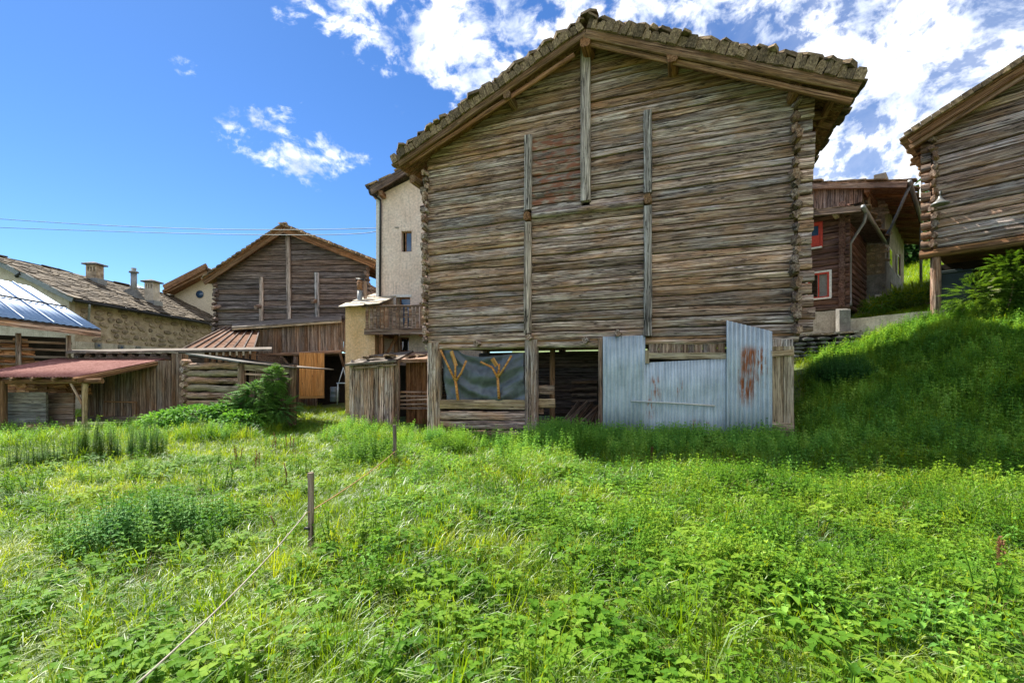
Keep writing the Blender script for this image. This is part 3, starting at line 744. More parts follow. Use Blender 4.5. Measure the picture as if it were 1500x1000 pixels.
for a, b in ((AP, LTx), (AP, RTx)):
    zz = .20
    slab_field('roof_slabs', barn, (b[0], y0r+.12, b[1]+zz), (b[0], y1r, b[1]+zz), (a[0], y1r, a[1]+zz), (a[0], y0r+.12, a[1]+zz), .34, .27, .05, M_SLAB, 'lichen brown stone slabs lapped over the slope')
# ---- open lower storey
zg = lambda x, y=0.0: h1(*B.world((x, y, 0))[:2])-.05
def lpost(pxa, pxb, py, y, th, mat, nm='corner_post'):
    xa, xb = B.front(pxa, py, y).x, B.front(pxb, py, y).x; xm = (xa+xb)/2
    beam(nm, barn, (xm, y+th/2, zg(xm, y)), (xm, y+th/2, zb+.02), th, xb-xa, mat, up=(1, 0, 0), seg=6, jit=.012, rnd=.16)
lpost(625, 642, 560, -.04, .26, W_GREY); lpost(768, 786, 560, -.05, .24, W_GREY); lpost(805, 812, 560, .9, .12, W_BROWN, 'inner_post')
lpost(876, 883, 560, -.03, .14, W_PLANK, 'door_post')
for xx in (X0+.1, X1-.1, 3.2, 6.2):
    beam('inner_post', barn, (xx, BD-.6, zg(xx, BD-.6)-.2), (xx, BD-.6, zb), .22, .22, W_GREY, up=(1, 0, 0), rnd=.2)
beam('sill_beam', barn, (X0-.1, .12, zb-.10), (X1+.1, .12, zb-.10), .22, .18, W_GREY, seg=14, jit=.014, rnd=.25, wav=.012)
# floor of the upper storey and back wall of the byre, board by board in the lit part
for k in range(7):
    y_ = .3+k*.62; beam('floor_board', barn, (X0, y_, zb-.02), (X1, y_, zb-.02), .58, .05, W_BROWN, seg=1)
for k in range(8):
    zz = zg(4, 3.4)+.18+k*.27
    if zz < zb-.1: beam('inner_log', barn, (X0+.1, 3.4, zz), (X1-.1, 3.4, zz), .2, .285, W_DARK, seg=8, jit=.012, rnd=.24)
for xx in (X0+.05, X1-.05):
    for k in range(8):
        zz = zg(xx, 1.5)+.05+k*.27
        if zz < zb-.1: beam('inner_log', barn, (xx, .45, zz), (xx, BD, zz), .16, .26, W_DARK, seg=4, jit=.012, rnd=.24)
# rails below the tarpaulin
for (pa, pb, ya, yb, y_, mt) in ((643, 769, 585, 598, .05, W_TAN), (643, 769, 602, 614, .06, W_GREY), (643, 769, 616, 627, .04, W_GREY), (643, 769, 630, 638, .05, W_GREY),
                             (786, 812, 564, 577, .25, W_PLANK), (786, 813, 584, 597, .22, W_TAN), (786, 796, 598, 606, .3, W_GREY), (786, 806, 614, 628, .3, W_PLANK)):
    a = B.front(pa, (ya+yb)/2, y_); b = B.front(pb, (ya+yb)/2+(1 if pb < 780 else 0), y_); hh = abs(fz(pa, ya, y_)-fz(pa, yb, y_))
    beam('rail_board', barn, (a.x, y_+.02, a.z), (b.x, y_+.02, b.z), .05, hh, mt, seg=6, jit=.006, rnd=.1)
# corrugated sheets on the right half
def sheet(px0, px1, yt0, yt1, yb0, yb1, y_, waves, amp, mat, label, nm='corrugated_sheet'):
    pts = [B.front(px0, yb0, y_), B.front(px1, yb1, y_), B.front(px1, yt1, y_), B.front(px0, yt0, y_)]
    return corrugated(nm, barn, pts, waves, amp, mat, label, nv=3)
M_GALVR = metal_sheet('galvanised_rust_streaked', (.38, .43, .46), (.64, .70, .74), rust=.1, rustbox=[(-.16, .14, .30, .82, 1.0), (-.20, .10, -.25, .16, .85), (.10, .36, .2, .8, .5), (-.2, .2, .1, .5, .4)])
M_GALVB = metal_sheet('galvanised_spotted', (.36, .41, .44), (.62, .68, .72), rust=.05, rustbox=[(-.75, -.55, .25, .55, .6), (-.85, -.7, -.2, .05, .5), (.15, .6, -.8, -.45, .25), (-.2, .0, .3, .5, .2)])
M_GALVA = metal_sheet('galvanised_scratched', (.28, .33, .36), (.56, .62, .66), rust=.12)
sheet(883, 945, 493, 491, 640, 640, -.09, 11, .014, M_GALVA, 'scratched blue-grey sheet beside the dark opening')
sheet(943, 1066, 531, 525, 650, 650, -.07, 26, .015, M_GALVB, 'wide low grey sheet with a few rust spots')
sheet(1064, 1131, 469, 485, 650, 650, -.12, 10, .032, M_GALVR, 'tall slanted sheet streaked with orange rust')
tube('metal_rod', barn, [B.front(924, 587, -.13), B.front(985, 590, -.13), B.front(1047, 594, -.13)], .02, M_WPIPE)
a = B.front(945, 521, -.06); b = B.front(1064, 521, -.06); beam('rail_board', barn, a, b, .05, .15, W_TAN, seg=5, jit=.006)
a = B.front(948, 513, -.08); b = B.front(948, 532, -.08); beam('white_block', barn, a, b, .04, .09, W_TAN, up=(1, 0, 0))
x = fx(950)
while x < fx(1062):
    w_ = rng.uniform(.12, .24); beam('plank', barn, (x+w_/2, .05, zb-.42), (x+w_/2, .05, zb-.14), .03, w_*.95, W_PLANK, up=(1, 0, 0), jit=.006, seg=2); x += w_
x = fx(884, 490)
while x < fx(942):
    w_ = rng.uniform(.13, .2); beam('plank', barn, (x+w_/2, -.03, zb-.9), (x+w_/2, -.03, zb+.02+rng.uniform(-.05, .05)), .03, w_*.93, W_PLANK, up=(1, 0, 0), jit=.006, seg=2); x += w_
for (pa, pb) in ((1131, 1147), (1148, 1163)):
    xa, xb = fx(pa, 570, -.05), fx(pb, 570, -.05)
    beam('plank', barn, ((xa+xb)/2, -.04, zg(xb)-.1), ((xa+xb)/2, -.04, zb-.28), .05, xb-xa, W_TAN, up=(1, 0, 0), seg=4, jit=.006)
beam('rail_board', barn, B.front(1130, 518, -.09), B.front(1162, 516, -.09), .05, .13, W_TAN, jit=.004, seg=2)
beam('rail_board', barn, B.front(1131, 624, -.1), B.front(1163, 626, -.1), .05, .18, W_TAN, jit=.004, seg=2)
for k, (pa, pb) in enumerate(((1131, 1146), (1147, 1162))):
    beam('plank', barn, B.front((pa+pb)/2, 512, -.02), B.front((pa+pb)/2, 497, -.02), .05, .2, W_GREY, up=(1, 0, 0), jit=.008, seg=2)
# timber pile leaning inside, stacks on the floor
for k in range(13):
    pxa = 822+k*5.2; a = B.front(pxa-8+rng.uniform(-3, 3), 626+rng.uniform(-2, 3), 1.1+.03*k); b = B.front(min(876, pxa+26+rng.uniform(-5, 8)), 588+rng.uniform(-6, 8)+k*1.0, 2.1+.03*k)
    o = beam('timber_offcut', None, B.world(a), B.world(b), .07, .12, W_PLANK, seg=2, jit=.008, rnd=.2)
    tag(o, 'sawn timber offcut in the slanting heap inside the dark barn opening', 'timber', 'timber offcuts heaped in the barn opening')
for k in range(5):
    a = B.front(838, 560+k*9, 2.9); b = B.front(875, 559+k*9, 2.9)
    o = beam('stacked_plank', None, B.world(a), B.world(b), .15, .09, W_PLANK, seg=2, jit=.008)
    tag(o, ('topmost', 'second from top', 'middle', 'second from bottom', 'lowest')[k]+' short plank of the flat stack in the dark barn opening', 'plank', 'planks stacked inside the barn opening')
# tarpaulin: a hanging sheet with folds
def tarp():
    nu, nv = 80, 46; mb = MB()
    tl, tr_, bl, br = B.front(643, 512, .12), B.front(767, 516, .10), B.front(656, 588, .14), B.front(769, 587, .06)
    cen = (tl+tr_+bl+br)/4
    for j in range(nv+1):
        v = j/nv
        for i in range(nu+1):
            u = i/nu
            p = tl.lerp(tr_, u).lerp(bl.lerp(br, u), v)
            sag = .0
            top = -.16*math.sin(math.pi*u)**1.2+.20*math.exp(-((u-.16)/.10)**2)+.07*math.exp(-((u-.03)/.03)**2)
            p.z += top*(1-v)
            sg = math.sin(math.pi*u)
            cat1 = math.cos(14*(v-.22-.5*sg+.1*math.sin(u*5)))*sg                    # swags hung from both upper corners
            cat2 = math.cos(26*(v+.65*abs(u-.5)))*.4
            pl = math.sin(34*u+6*v)*(math.exp(-u*7)+.5*math.exp(-(1-u)*8))           # gathered ends
            f = .085*cat1*(.4+v*.6)+.035*cat2+.05*pl+.06*mnoise.noise(Vector((u*3.2, v*3.2+u*2, 1)))+.03*mnoise.noise(Vector((u*9+v*6, v*5, 4)))
            p.y += f-.05*sg*math.sin(math.pi*min(1, v*1.05))
            mb.v.append(tuple(p-cen))
    for j in range(nv):
        for i in range(nu):
            q_ = j*(nu+1)+i; mb.f.append((q_, q_+nu+1, q_+nu+2, q_+1)); mb.mi.append(0); mb.sm.append(True)
    o = link('tarpaulin', mb.mesh('tarpaulin', M_TARP), None, B.world(cen), (0, 0, YAW))
    md = o.modifiers.new('thickness', 'SOLIDIFY'); md.thickness = .004
    tag(o, 'dark grey tarpaulin hanging in folds across the barn opening', 'tarpaulin')
tarp()
def fork(stem, arms, label):
    e = empty('forked_branch', B.world(B.front(stem[0][0], stem[0][1], -.02)), YAW, label, 'branch', 'peeled forked branches propped against the tarpaulin')
    o0 = B.front(stem[0][0], stem[0][1], -.02)
    P = lambda q_, y_=-.04: B.front(q_[0], q_[1], y_)-o0
    tube('stem', e, [P(q_) for q_ in stem], [.042, .040, .036][:len(stem)], M_PEEL, 8)
    for a in arms: tube('branch', e, [P(q_, -.04-.03*i) for i, q_ in enumerate(a)], [.036, .030, .030][:len(a)], M_PEEL, 8)
    return e, P
M_PEEL = W_PEELED
e1, P1 = fork([(671, 586), (669, 570), (667, 556)], [[(667, 558), (656, 535), (645, 512)], [(668, 558), (676, 545), (683, 528)], [(667, 556), (667, 542), (667, 532)]], 'orange peeled forked branch near the left corner post')
beam('paddle', e1, P1((668, 536), -.07), P1((661, 514), -.10), .03, .11, W_PEELED, up=(1, 0, 0), jit=.005, seg=2, rnd=.2)
e2, P2 = fork([(731, 584), (730, 568), (729, 552)], [[(729, 553), (721, 538), (704, 530)], [(729, 553), (739, 538), (749, 521)], [(729, 552), (731, 540), (731, 533)]], 'orange peeled forked branch beside the middle barn post')
beam('paddle', e2, P2((728, 536), -.07), P2((721, 525), -.10), .03, .12, W_PEELED, up=(1, 0, 0), jit=.005, seg=2, rnd=.2)

# ================================================================== LEFT LOG BARN (second)
def gable_barn(name, frame, label, x0, x1, z0, apex, ltip, rtip, oh, depth, mat, rowh, breaks, group='log barns of the hamlet', slabs=.2, roofmat=None, right_open=False, depthpieces=7):
    e = empty(name, tuple(frame.o), frame.yaw, label, 'barn', group)
    f = roof_line(apex, ltip, rtip)
    def segs_(zc_, zlo):
        sp = span_at(lambda x: f(x)+.06, zlo+.03, x0, x1)
        return split(sp, [b for zz0, zz1, b in breaks if zz0 < zc_ < zz1]) if sp else []
    log_wall(e, courses(z0, min(apex[1], max(f(x0), f(x1), apex[1] if x0 < apex[0] < x1 else -99)), [rowh[0]+(rowh[1]-rowh[0])*k/3 for k in range(4)], (x0+x1)/2), segs_, lambda a, b, c: mat, lambda x: f(x)+.06, depth=.18)
    prism('light_leak_panel', e, [(x0, z0+.05), (x1, z0+.05), (x1, min(f(x1), apex[1])-.12), (apex[0], apex[1]-.15)] + ([(x0, f(x0)-.12)] if x0 < apex[0]-.1 else []), .17, .21, M_INSIDE) if apex[0] < x1 else \
        prism('light_leak_panel', e, [(x0, z0+.05), (x1, z0+.05), (x1, f(x1)-.12), (x0, f(x0)-.12)], .17, .21, M_INSIDE)  # added dark panel, keeps light from leaking between the logs
    return e, f
# frames facing the camera almost squarely
D2 = Frame(-15.8, 24, R(-2), 0)
g = lambda px, py, y=0.0: D2.front(px, py, y)
a2 = g(415, 337, -.4); l2 = g(299, 414, -.4); r2 = g(549, 389, -.4)
x20, x21 = g(317, 440).x, g(539, 440).x; zb2 = g(420, 500).z
barn2, f2 = gable_barn('log_barn', D2, 'dark grey log barn with three posts on its gable, left of the pink house', x20, x21, zb2, (a2.x, a2.z), (l2.x, l2.z), (r2.x, r2.z), -.4, 8, W_DARK, (.26, .34),
    [(0, 99, (g(420, 400).x, g(426, 400).x)), (zb2, g(382, 406).z, (g(380, 430).x, g(386, 430).x)), (zb2, g(464, 400).z, (g(461, 430).x, g(467, 430).x))])
corner_ends(barn2, x20, zb2, f2(x20)-.1, .3, W_DARK, out=.3); corner_ends(barn2, x21, zb2, f2(x21)-.1, .3, W_DARK, out=.3)
for z in np.arange(zb2, f2(x20)-.3, .3):
    beam('side_log', barn2, (x20, .1, z+.15), (x20, 9, z+.15), .2, .29, W_DARK, seg=3, jit=.01, rnd=.22)
    beam('side_log', barn2, (x21, .1, z+.15), (x21, 9, z+.15), .2, .29, W_DARK, seg=3, jit=.01, rnd=.22)
for (pa, ya, pb, yb, wd) in ((422, 343, 424, 470, .22), (383, 406, 383, 473, .2), (464, 399, 465, 470, .2)):
    beam('post', barn2, g(pa, ya, -.08), g(pb, yb, -.08), .12, wd, W_POST, up=(1, 0, 0), seg=6, jit=.008, rnd=.1)
beam('tie_beam', barn2, g(318, 452, -.04), g(538, 448, -.04), .12, .18, W_DARK, seg=8, jit=.015, rnd=.25)
for (px, py) in ((382, 449), (463, 441), (320, 450)):
    c = g(px, py, -.1); beam('peg_block', barn2, c+Vector((0, -.45, -.1)), c+Vector((0, .2, .08)), .16, .2, W_GREY, rnd=.3, seg=2, jit=.02)
for (A_, B_, sg) in (((a2.x, a2.z), (l2.x, l2.z), -1), ((a2.x, a2.z), (r2.x, r2.z), 1)):
    beam('bargeboard', barn2, (A_[0], -.42, A_[1]), (B_[0], -.42, B_[1]), .08, .26, W_BROWN, seg=8, jit=.008)
    for yy in (1, 3, 5, 7): beam('rafter', barn2, (A_[0], yy, A_[1]), (B_[0], yy, B_[1]), .12, .16, W_BROWN)
    q4 = [Vector((A_[0], -.5, A_[1]+.18)), Vector((B_[0]+sg*.1, -.5, B_[1]+.14)), Vector((B_[0]+sg*.1, 9.3, B_[1]+.14)), Vector((A_[0], 9.3, A_[1]+.18))]
    if sg > 0: pass
    else: q4 = [q4[1], q4[0], q4[3], q4[2]]
    quad_slab('roof_deck', barn2, q4, .06, W_BROWN)
    Lr = math.hypot(B_[0]-A_[0], B_[1]-A_[1]); n = int(Lr/.3)
    U = Vector((B_[0]-A_[0], 0, B_[1]-A_[1])).normalized(); ang = math.atan2(-U.z, U.x) if sg > 0 else math.atan2(U.z, -U.x)
    for k in range(n+1):
        for dy, dz in ((0, .24), (.1, .30)):
            p = Vector((A_[0], -.42+dy, A_[1]+dz))+U*(k*.3+rng.uniform(-.03, .03))
            o = link('stone_slab', rng.choice(SLABM), barn2, p, (0, ang+rng.uniform(-.08, .12), 0)); o.scale = (.44, .5, .08)
    slab_field('roof_slabs', barn2, (B_[0]+sg*.1, -.3, B_[1]+.16), (B_[0]+sg*.1, 9.3, B_[1]+.16), (A_[0], 9.3, A_[1]+.2), (A_[0], -.3, A_[1]+.2), .42, .32, .06, M_SLAB)
for xx in (x21+.55,):
    for k in range(4): beam('side_board', barn2, (x21+.15+k*.11, 1.0+k*.2, g(540, 470).z), (x21+.15+k*.11, 1.0+k*.2, f2(x21)-.3), .04, .12, W_BROWN, up=(1, 0, 0))
# lower storey of barn2: boarded annex on brackets
AX = Frame(-15.8, 24, R(-2), 0); ya_ = -2.4
ga = lambda px, py, y=ya_: AX.front(px, py, y)
annex = empty('boarded_annex', tuple(AX.world((0, ya_, 0))), AX.yaw, 'boarded lean-to annex on struts in front of the dark barn', 'shed')
AXo = Vector((0, ya_, 0)); aa = lambda px, py, y=ya_: ga(px, py, y)-AXo
xa, xb = aa(368, 500).x, aa(505, 500).x; x = xa
while x < xb:
    w_ = rng.uniform(.16, .30); t_ = (x-xa)/(xb-xa)
    beam('plank', annex, (x+w_/2, rng.uniform(-.015, .015), aa(440, 519-t_*4).z+rng.uniform(-.05, .03)), (x+w_/2, 0, aa(440, 483-t_*12).z), .03, w_*.95, W_PLANK, up=(1, 0, 0), seg=3, jit=.006); x += w_
pts = [aa(340, 479, ya_-.3), aa(500, 468, ya_-.3), aa(500, 466, ya_+2.3), aa(340, 477, ya_+2.3)]
pts[2].z = pts[1].z+.55; pts[3].z = pts[0].z+.5
quad_slab('roof_sheet', annex, pts, .07, M_TARPAPER)
beam('eave_rail', annex, pts[0]+Vector((0, .02, -.10)), pts[1]+Vector((0, .02, -.10)), .06, .08, W_TAN)
beam('sill_beam', annex, aa(366, 521), aa(500, 515), .14, .16, W_PLANK, seg=4, jit=.01, rnd=.2)
for (pa, ya, pb, yb) in ((411, 521, 428, 540), (459, 517, 437, 545), (498, 517, 505, 540)):
    beam('strut', annex, aa(pa, ya), aa(pb, yb, ya_+.3), .1, .11, W_PLANK, rnd=.2)
for (px, wd) in ((432, .22), (380, .18), (404, .2), (507, .16)):
    p = aa(px, 560); beam('post', annex, (p.x, .1, h1(*AX.world(Vector((p.x, .1, 0))+AXo)[:2])-.1), (p.x, .1, aa(px, 517).z), .14, wd, W_PLANK, up=(1, 0, 0), seg=4, jit=.012, rnd=.15)
x = aa(368, 540).x
for k in range(11):
    w_ = .25; yb_ = .9 if k > 4 else .3
    beam('plank', annex, (x+w_/2, yb_, -.2), (x+w_/2, yb_, aa(440, 517).z), .03, w_*.94, W_PLANK, up=(1, 0, 0), jit=.006, seg=2); x += w_
zt_ = aa(440, 517).z
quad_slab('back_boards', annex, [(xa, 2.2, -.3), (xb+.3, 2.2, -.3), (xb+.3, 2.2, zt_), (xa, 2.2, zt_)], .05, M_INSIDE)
quad_slab('floor_deck', annex, [(xa, 0.05, zt_), (xb, 0.05, zt_), (xb, 2.3, zt_), (xa, 2.3, zt_)], .06, W_PLANK)
x = xb-.02
for k in range(8): beam('plank', annex, (xb-.04, .15+k*.29, aa(500, 516).z), (xb-.04, .15+k*.29, aa(500, 470).z), .27, .03, W_PLANK, up=(1, 0, 0))
# fresh pine cabinet, barrel, blue steel trestle under it
cabf = Frame(*W(474, 580, 20.6)[:2], R(22)); cz = W(474, 583, 20.6).z
cab = empty('pine_cabinet', (cabf.o.x, cabf.o.y, cz), cabf.yaw, 'new yellow pine cabinet standing under the boarded annex', 'cabinet')
cw, ch = 1.0, W(474, 517, 20.6).z-cz
for k in range(4): beam('door_board', cab, (-cw+cw*(k+.5)/4, 0, .1), (-cw+cw*(k+.5)/4, 0, ch), .03, cw/4-.012, W_FRESH, up=(1, 0, 0))
for k in range(2): beam('side_board', cab, (.012, .13+k*.26, .1), (.012, .13+k*.26, ch), .25, .03, W_FRESH, up=(1, 0, 0))
mb = MB(); mb.box((-cw-.02, -.02, 0), (.03, .52, .09)); link('base', mb.mesh('base', W_FRESH), cab); mb = MB(); mb.box((-cw, .02, .1), (0, .5, ch-.02)); link('carcass', mb.mesh('carcass', W_FRESH), cab)
def barrel(p, r_, h_, label):
    mb = MB(); prof = [(0, 0), (r_*.93, 0), (r_, .04), (r_*.97, h_*.3), (r_*1.03, h_*.33), (r_*.97, h_*.36), (r_*.97, h_*.64), (r_*1.03, h_*.67), (r_*.97, h_*.7), (r_, h_*.96), (r_*.93, h_), (0, h_)]
    n = 18
    for i, (q_, z_) in enumerate(prof):
        for k in range(n): mb.v.append((q_*math.cos(6.2832*k/n), q_*math.sin(6.2832*k/n), z_))
    for i in range(len(prof)-1):
        for k in range(n): mb.f.append((i*n+k, i*n+(k+1) % n, (i+1)*n+(k+1) % n, (i+1)*n+k)); mb.mi.append(0); mb.sm.append(True)
    o = link('barrel', mb.mesh('barrel', M_BARREL), None, p); tag(o, label, 'barrel')
p = W(490, 588, 20.4); barrel((p.x, p.y, p.z), .19, .66, 'grey-blue metal barrel between the pine cabinet and the steel trestle')
tr_ = empty('steel_trestle', tuple(W(504, 590, 19.6)), 0, 'pale blue steel trestle frame beside the small plank shed', 'trestle'); o_ = W(504, 590, 19.6)
for (A_, B_) in ((( 494, 592), (495, 561)), ((511, 592), (511, 561))): tube('leg', tr_, [W(*A_, 19.6)-o_, W(*B_, 19.6)-o_], .025, M_BLUEFRAME)
tube('rail', tr_, [W(493, 561, 19.6)-o_, W(513, 561, 19.6)-o_], .025, M_BLUEFRAME); tube('brace', tr_, [W(496, 561, 19.7)-o_, W(503, 538, 20.0)-o_], .02, M_BLUEFRAME); tube('brace', tr_, [W(503, 538, 20.0)-o_, W(508, 561, 20.2)-o_], .02, M_BLUEFRAME)
# ================================================================== PINK RENDERED HOUSE + BALCONY
PH = Frame(W(553, 500, 19).x, 19, R(-6), 0); hp = lambda px, py, y=0.0: PH.front(px, py, y)
pink = empty('rendered_house', tuple(PH.o), PH.yaw, 'tall pink rendered house with a timber balcony, squeezed between the two dark barns', 'house')
gz = h1(-5, 19)-.2; wx1 = 4.4; zeave = hp(556, 285).z; slope = (hp(604, 262).z-hp(556, 285).z)/(hp(604, 262).x-hp(556, 285).x)
def hole(pa, pb, ya, yb): a = hp(pa, yb); b = hp(pb, ya); return (a.x, b.x, a.z, b.z)
h_top, h_mid, h_low = hole(588, 603, 338, 369), hole(580, 601, 435, 449), hole(585, 599, 494, 515)
h_mid = (h_mid[0], h_mid[1], h_mid[2]-1.2, h_mid[3])
walled('wall', pink, 0, wx1, gz, zeave-.05, 0, [h_top, h_mid, h_low], M_PLASTER, .26)
prism('gable', pink, [(0, zeave-.05), (wx1, zeave-.05), (2.2, zeave+2.2*slope)], 0, .26, M_PLASTER)
mb = MB(); mb.box((0.001, .26, gz), (.25, 7, zeave-.1)); link('side_wall', mb.mesh('side_wall', M_PLASTER), pink)
mb = MB(); mb.box((-.06, -.012, gz), (.13, .3, zeave-.2)); link('corner_strip', mb.mesh('corner_strip', M_WHITEP), pink)
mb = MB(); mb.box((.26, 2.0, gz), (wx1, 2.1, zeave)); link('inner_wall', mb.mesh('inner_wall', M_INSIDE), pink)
window(pink, h_top[0]+.12, h_top[1], h_top[2], h_top[3], .12, W_BROWN, M_GLASS, (1, 1), .05)
window(pink, h_mid[0]+.12, h_mid[1], h_mid[2], h_mid[3], .14, W_BROWN, M_GLASS, (1, 2), .06)
window(pink, h_low[0], h_low[1], h_low[2], h_low[3], .14, W_BROWN, M_DGLASS, (1, 1), .05)
mb = MB(); mb.box((h_mid[0]-.1, -.02, h_mid[3]), (h_mid[1]+.06, -.002, h_mid[3]+.10)); mb.box((h_mid[0]-.1, -.02, h_mid[3]-.5), (h_mid[0], -.002, h_mid[3])); link('window_surround', mb.mesh('window_surround', M_WHITEP), pink)
ra = hp(541, 279, -.45); rb_ = hp(600, 245, -.45); sl = (rb_.z-ra.z)/(rb_.x-ra.x); ap_ = (2.25, ra.z+(2.25-ra.x)*sl)
for (A_, B_) in (((ra.x, ra.z), ap_), ((4.9, ra.z), ap_)):
    beam('bargeboard', pink, (A_[0], -.45, A_[1]-.05), (B_[0], -.45, B_[1]-.05), .06, .28, W_DARK, seg=4, jit=.004)
    q4 = [(A_[0], -.5, A_[1]+.12), (B_[0], -.5, B_[1]+.12), (B_[0], 7.5, B_[1]+.12), (A_[0], 7.5, A_[1]+.12)]
    if A_[0] > B_[0]: q4 = [q4[1], q4[0], q4[3], q4[2]]
    quad_slab('roof_deck', pink, q4, .08, W_DARK)
    slab_field('roof_slabs', pink, (A_[0], -.5, A_[1]+.12), (A_[0], 7.5, A_[1]+.12), (B_[0], 7.5, B_[1]+.12), (B_[0], -.5, B_[1]+.12), .5, .32, .05, M_SLAB)
    beam('purlin', pink, (A_[0]+(.45 if A_[0] < 0 else -.45), -.4, A_[1]-.10), (A_[0]+(.45 if A_[0] < 0 else -.45), 7, A_[1]-.10), .16, .2, W_BROWN)
tube('downpipe', pink, [hp(539, 274, -.5), hp(543, 284, -.45), hp(550, 288, -.2), hp(557, 293, -.08), hp(557.5, 300, -.08), hp(556.5, 440, -.08)], .045, M_BLACKMET, 8)
tube('gutter', pink, [hp(538, 273, -.55), hp(538, 273, -.55)+Vector((0, 7.5, 0))], .07, M_BLACKMET, 8)
# balcony
BZ = -1.4; bp = lambda px, py: PH.front(px, py, BZ)
bt = bp(534, 449); bb = bp(534, 482); bxr = 3.6
q4 = [(bb.x, BZ-.02, bb.z+.02), (bxr, BZ-.02, bb.z+.02), (bxr, 0, bb.z+.02), (bb.x, 0, bb.z+.02)]
quad_slab('balcony_floor', pink, q4, .10, W_PLANK)
hr = link('handrail', beam_mesh('handrail', bxr-bt.x+.1, .10, .07, W_PLANK, 6, .006, .2), pink, ((bt.x+bxr)/2-.05, BZ, bt.z))
x = bt.x+.04; k = 0
while x < bxr:
    wv = .115; cx = x+.06
    mb = MB(); hts = [0, .18, .35, .5, .65, .82, 1.0]; off = .02*math.sin(k*1.3); Hh = bt.z-bb.z-.05
    L_, R_ = [], []
    for t_ in hts:
        ww = wv*(.40+.16*abs(math.cos(t_*math.pi*1.5+k*.0)));
        L_.append((cx-ww+off*math.sin(t_*3), bb.z+.03+t_*Hh)); R_.append((cx+ww+off*math.sin(t_*3), bb.z+.03+t_*Hh))
    poly = L_+R_[::-1]; n = len(poly)
    mb.add([(a, BZ-.012, b) for a, b in poly]+[(a, BZ+.012, b) for a, b in poly], [(i, n-1-i, n-2-i, i+1) for i in range(n//2-1)]+[(i+n, i+1+n, n-2-i+n, n-1-i+n) for i in range(n//2-1)]+[((i+1) % n, i, i+n, (i+1) % n+n) for i in range(n)])
    o = link('baluster', mb.mesh('baluster', W_PLANK), pink); x += .155; k += 1
beam('floor_beam', pink, (bb.x-.02, BZ+.06, bb.z-.13), (bxr, BZ+.06, bb.z-.13), .12, .16, W_PLANK, seg=4, jit=.008)
for xx in (bp(553, 480).x+.1, bp(615, 480).x): beam('bracket', pink, (xx, BZ+.1, bb.z-.2), (xx, 0, bb.z-.2), .16, .16, W_BROWN)
px_ = hp(558, 500, -.9).x
for (xx, yy) in ((px_, -.85), (px_+.45, -.4)): beam('post', pink, (xx, yy, gz), (xx, yy, bb.z-.1), .13, .15, W_BROWN, up=(1, 0, 0))
beam('strut', pink, (px_+.05, -.8, bb.z-1.2), (px_+.5, -.5, bb.z-.2), .09, .10, W_BROWN)
# ochre annex
OC = Frame(W(506, 500, 18).x, 18, R(-4), 0); op = lambda px, py, y=0.0: OC.front(px, py, y)
och = empty('ochre_annex', tuple(OC.o), OC.yaw, 'small ochre rendered annex with a slab roof and a stove pipe beside the balcony', 'annex')
ow = op(549, 500).x; ozt = op(520, 446).z
mb = MB(); mb.box((0, 0, gz), (ow, 2.6, ozt)); link('wall', mb.mesh('wall', M_OCHRE), och)
a_, b_ = op(497, 448, -.25), op(556, 445, -.25)
quad_slab('roof', och, [(a_.x, -.25, a_.z), (b_.x, -.25, b_.z), (b_.x, 2.6, b_.z+1.0), (a_.x+.9, 2.6, a_.z+1.0)], .06, M_TARPAPER)
slab_field('roof_slabs', och, (a_.x+.05, -.25, a_.z+.01), (b_.x, -.25, b_.z+.01), (b_.x, 2.5, b_.z+1.01), (a_.x+.95, 2.5, a_.z+1.01), .5, .5, .03, M_CONC)
p = op(527, 441, .5); tube('stove_pipe', och, [p+Vector((0, 0, -.5)), Vector((p.x, .5, op(527, 425, .5).z))], .10, M_ZINC, 12); tube('stove_pipe', och, [Vector((p.x, .5, op(527, 425, .5).z)), Vector((p.x, .5, op(527, 411, .5).z))], .11, W_BROWN, 12)
tube('pipe_cap', och, [Vector((p.x-.15, .5, op(527, 409, .5).z)), Vector((p.x+.2, .5, op(527, 410, .5).z))], .05, M_BLACKMET, 8)
p = op(535, 441, .7); beam('vent_post', och, (p.x, .7, p.z-.3), (p.x, .7, op(535, 412, .7).z), .1, .1, W_PLANK, up=(1, 0, 0))

# ================================================================== SMALL PLANK SHED (centre left)
PS = Frame(W(512, 600, 15).x, 15, R(3), 0); pp = lambda px, py, y=0.0: PS.front(px, py, y)
sh = empty('plank_shed', tuple(PS.o), PS.yaw, 'low weathered plank shed with a tattered flat roof left of the big barn', 'shed')
gs = h1(-4.6, 15)-.15; x = 0; xe = pp(583, 560).x; n_ = 0
while x < xe-.05:
    w_ = rng.uniform(.12, .21); z1 = pp(540, 531).z+rng.uniform(-.03, .02)
    beam('plank', sh, (x+w_/2, rng.uniform(-.012, .012), gs+rng.uniform(0, .12)), (x+w_/2+rng.uniform(-.01, .01), 0, z1), .026, w_*.95, W_PLANK if rng.random() < .35 else W_GREY, up=(1, 0, 0), seg=4, jit=.006); x += w_
for px, wd in ((516, .10), (583, .10)): beam('corner_post', sh, (pp(px, 560).x, .05, gs), (pp(px, 560).x, .05, pp(px, 527).z), .1, wd, W_GREY, up=(1, 0, 0), seg=4, jit=.01, rnd=.3)
x = xe+.1; x2 = pp(640, 560, .9).x
while x < x2:
    w_ = rng.uniform(.15, .22); beam('side_plank', sh, (x+w_/2, .9, gs), (x+w_/2, .9, pp(600, 528, .9).z), .026, w_*.95, W_BROWN, up=(1, 0, 0), seg=3, jit=.006); x += w_
for k in range(5): beam('slat', sh, pp(585, 574+k*6.0, .3), pp(640, 573+k*6.0, .3), .03, .075, W_GREY, seg=4, jit=.006)
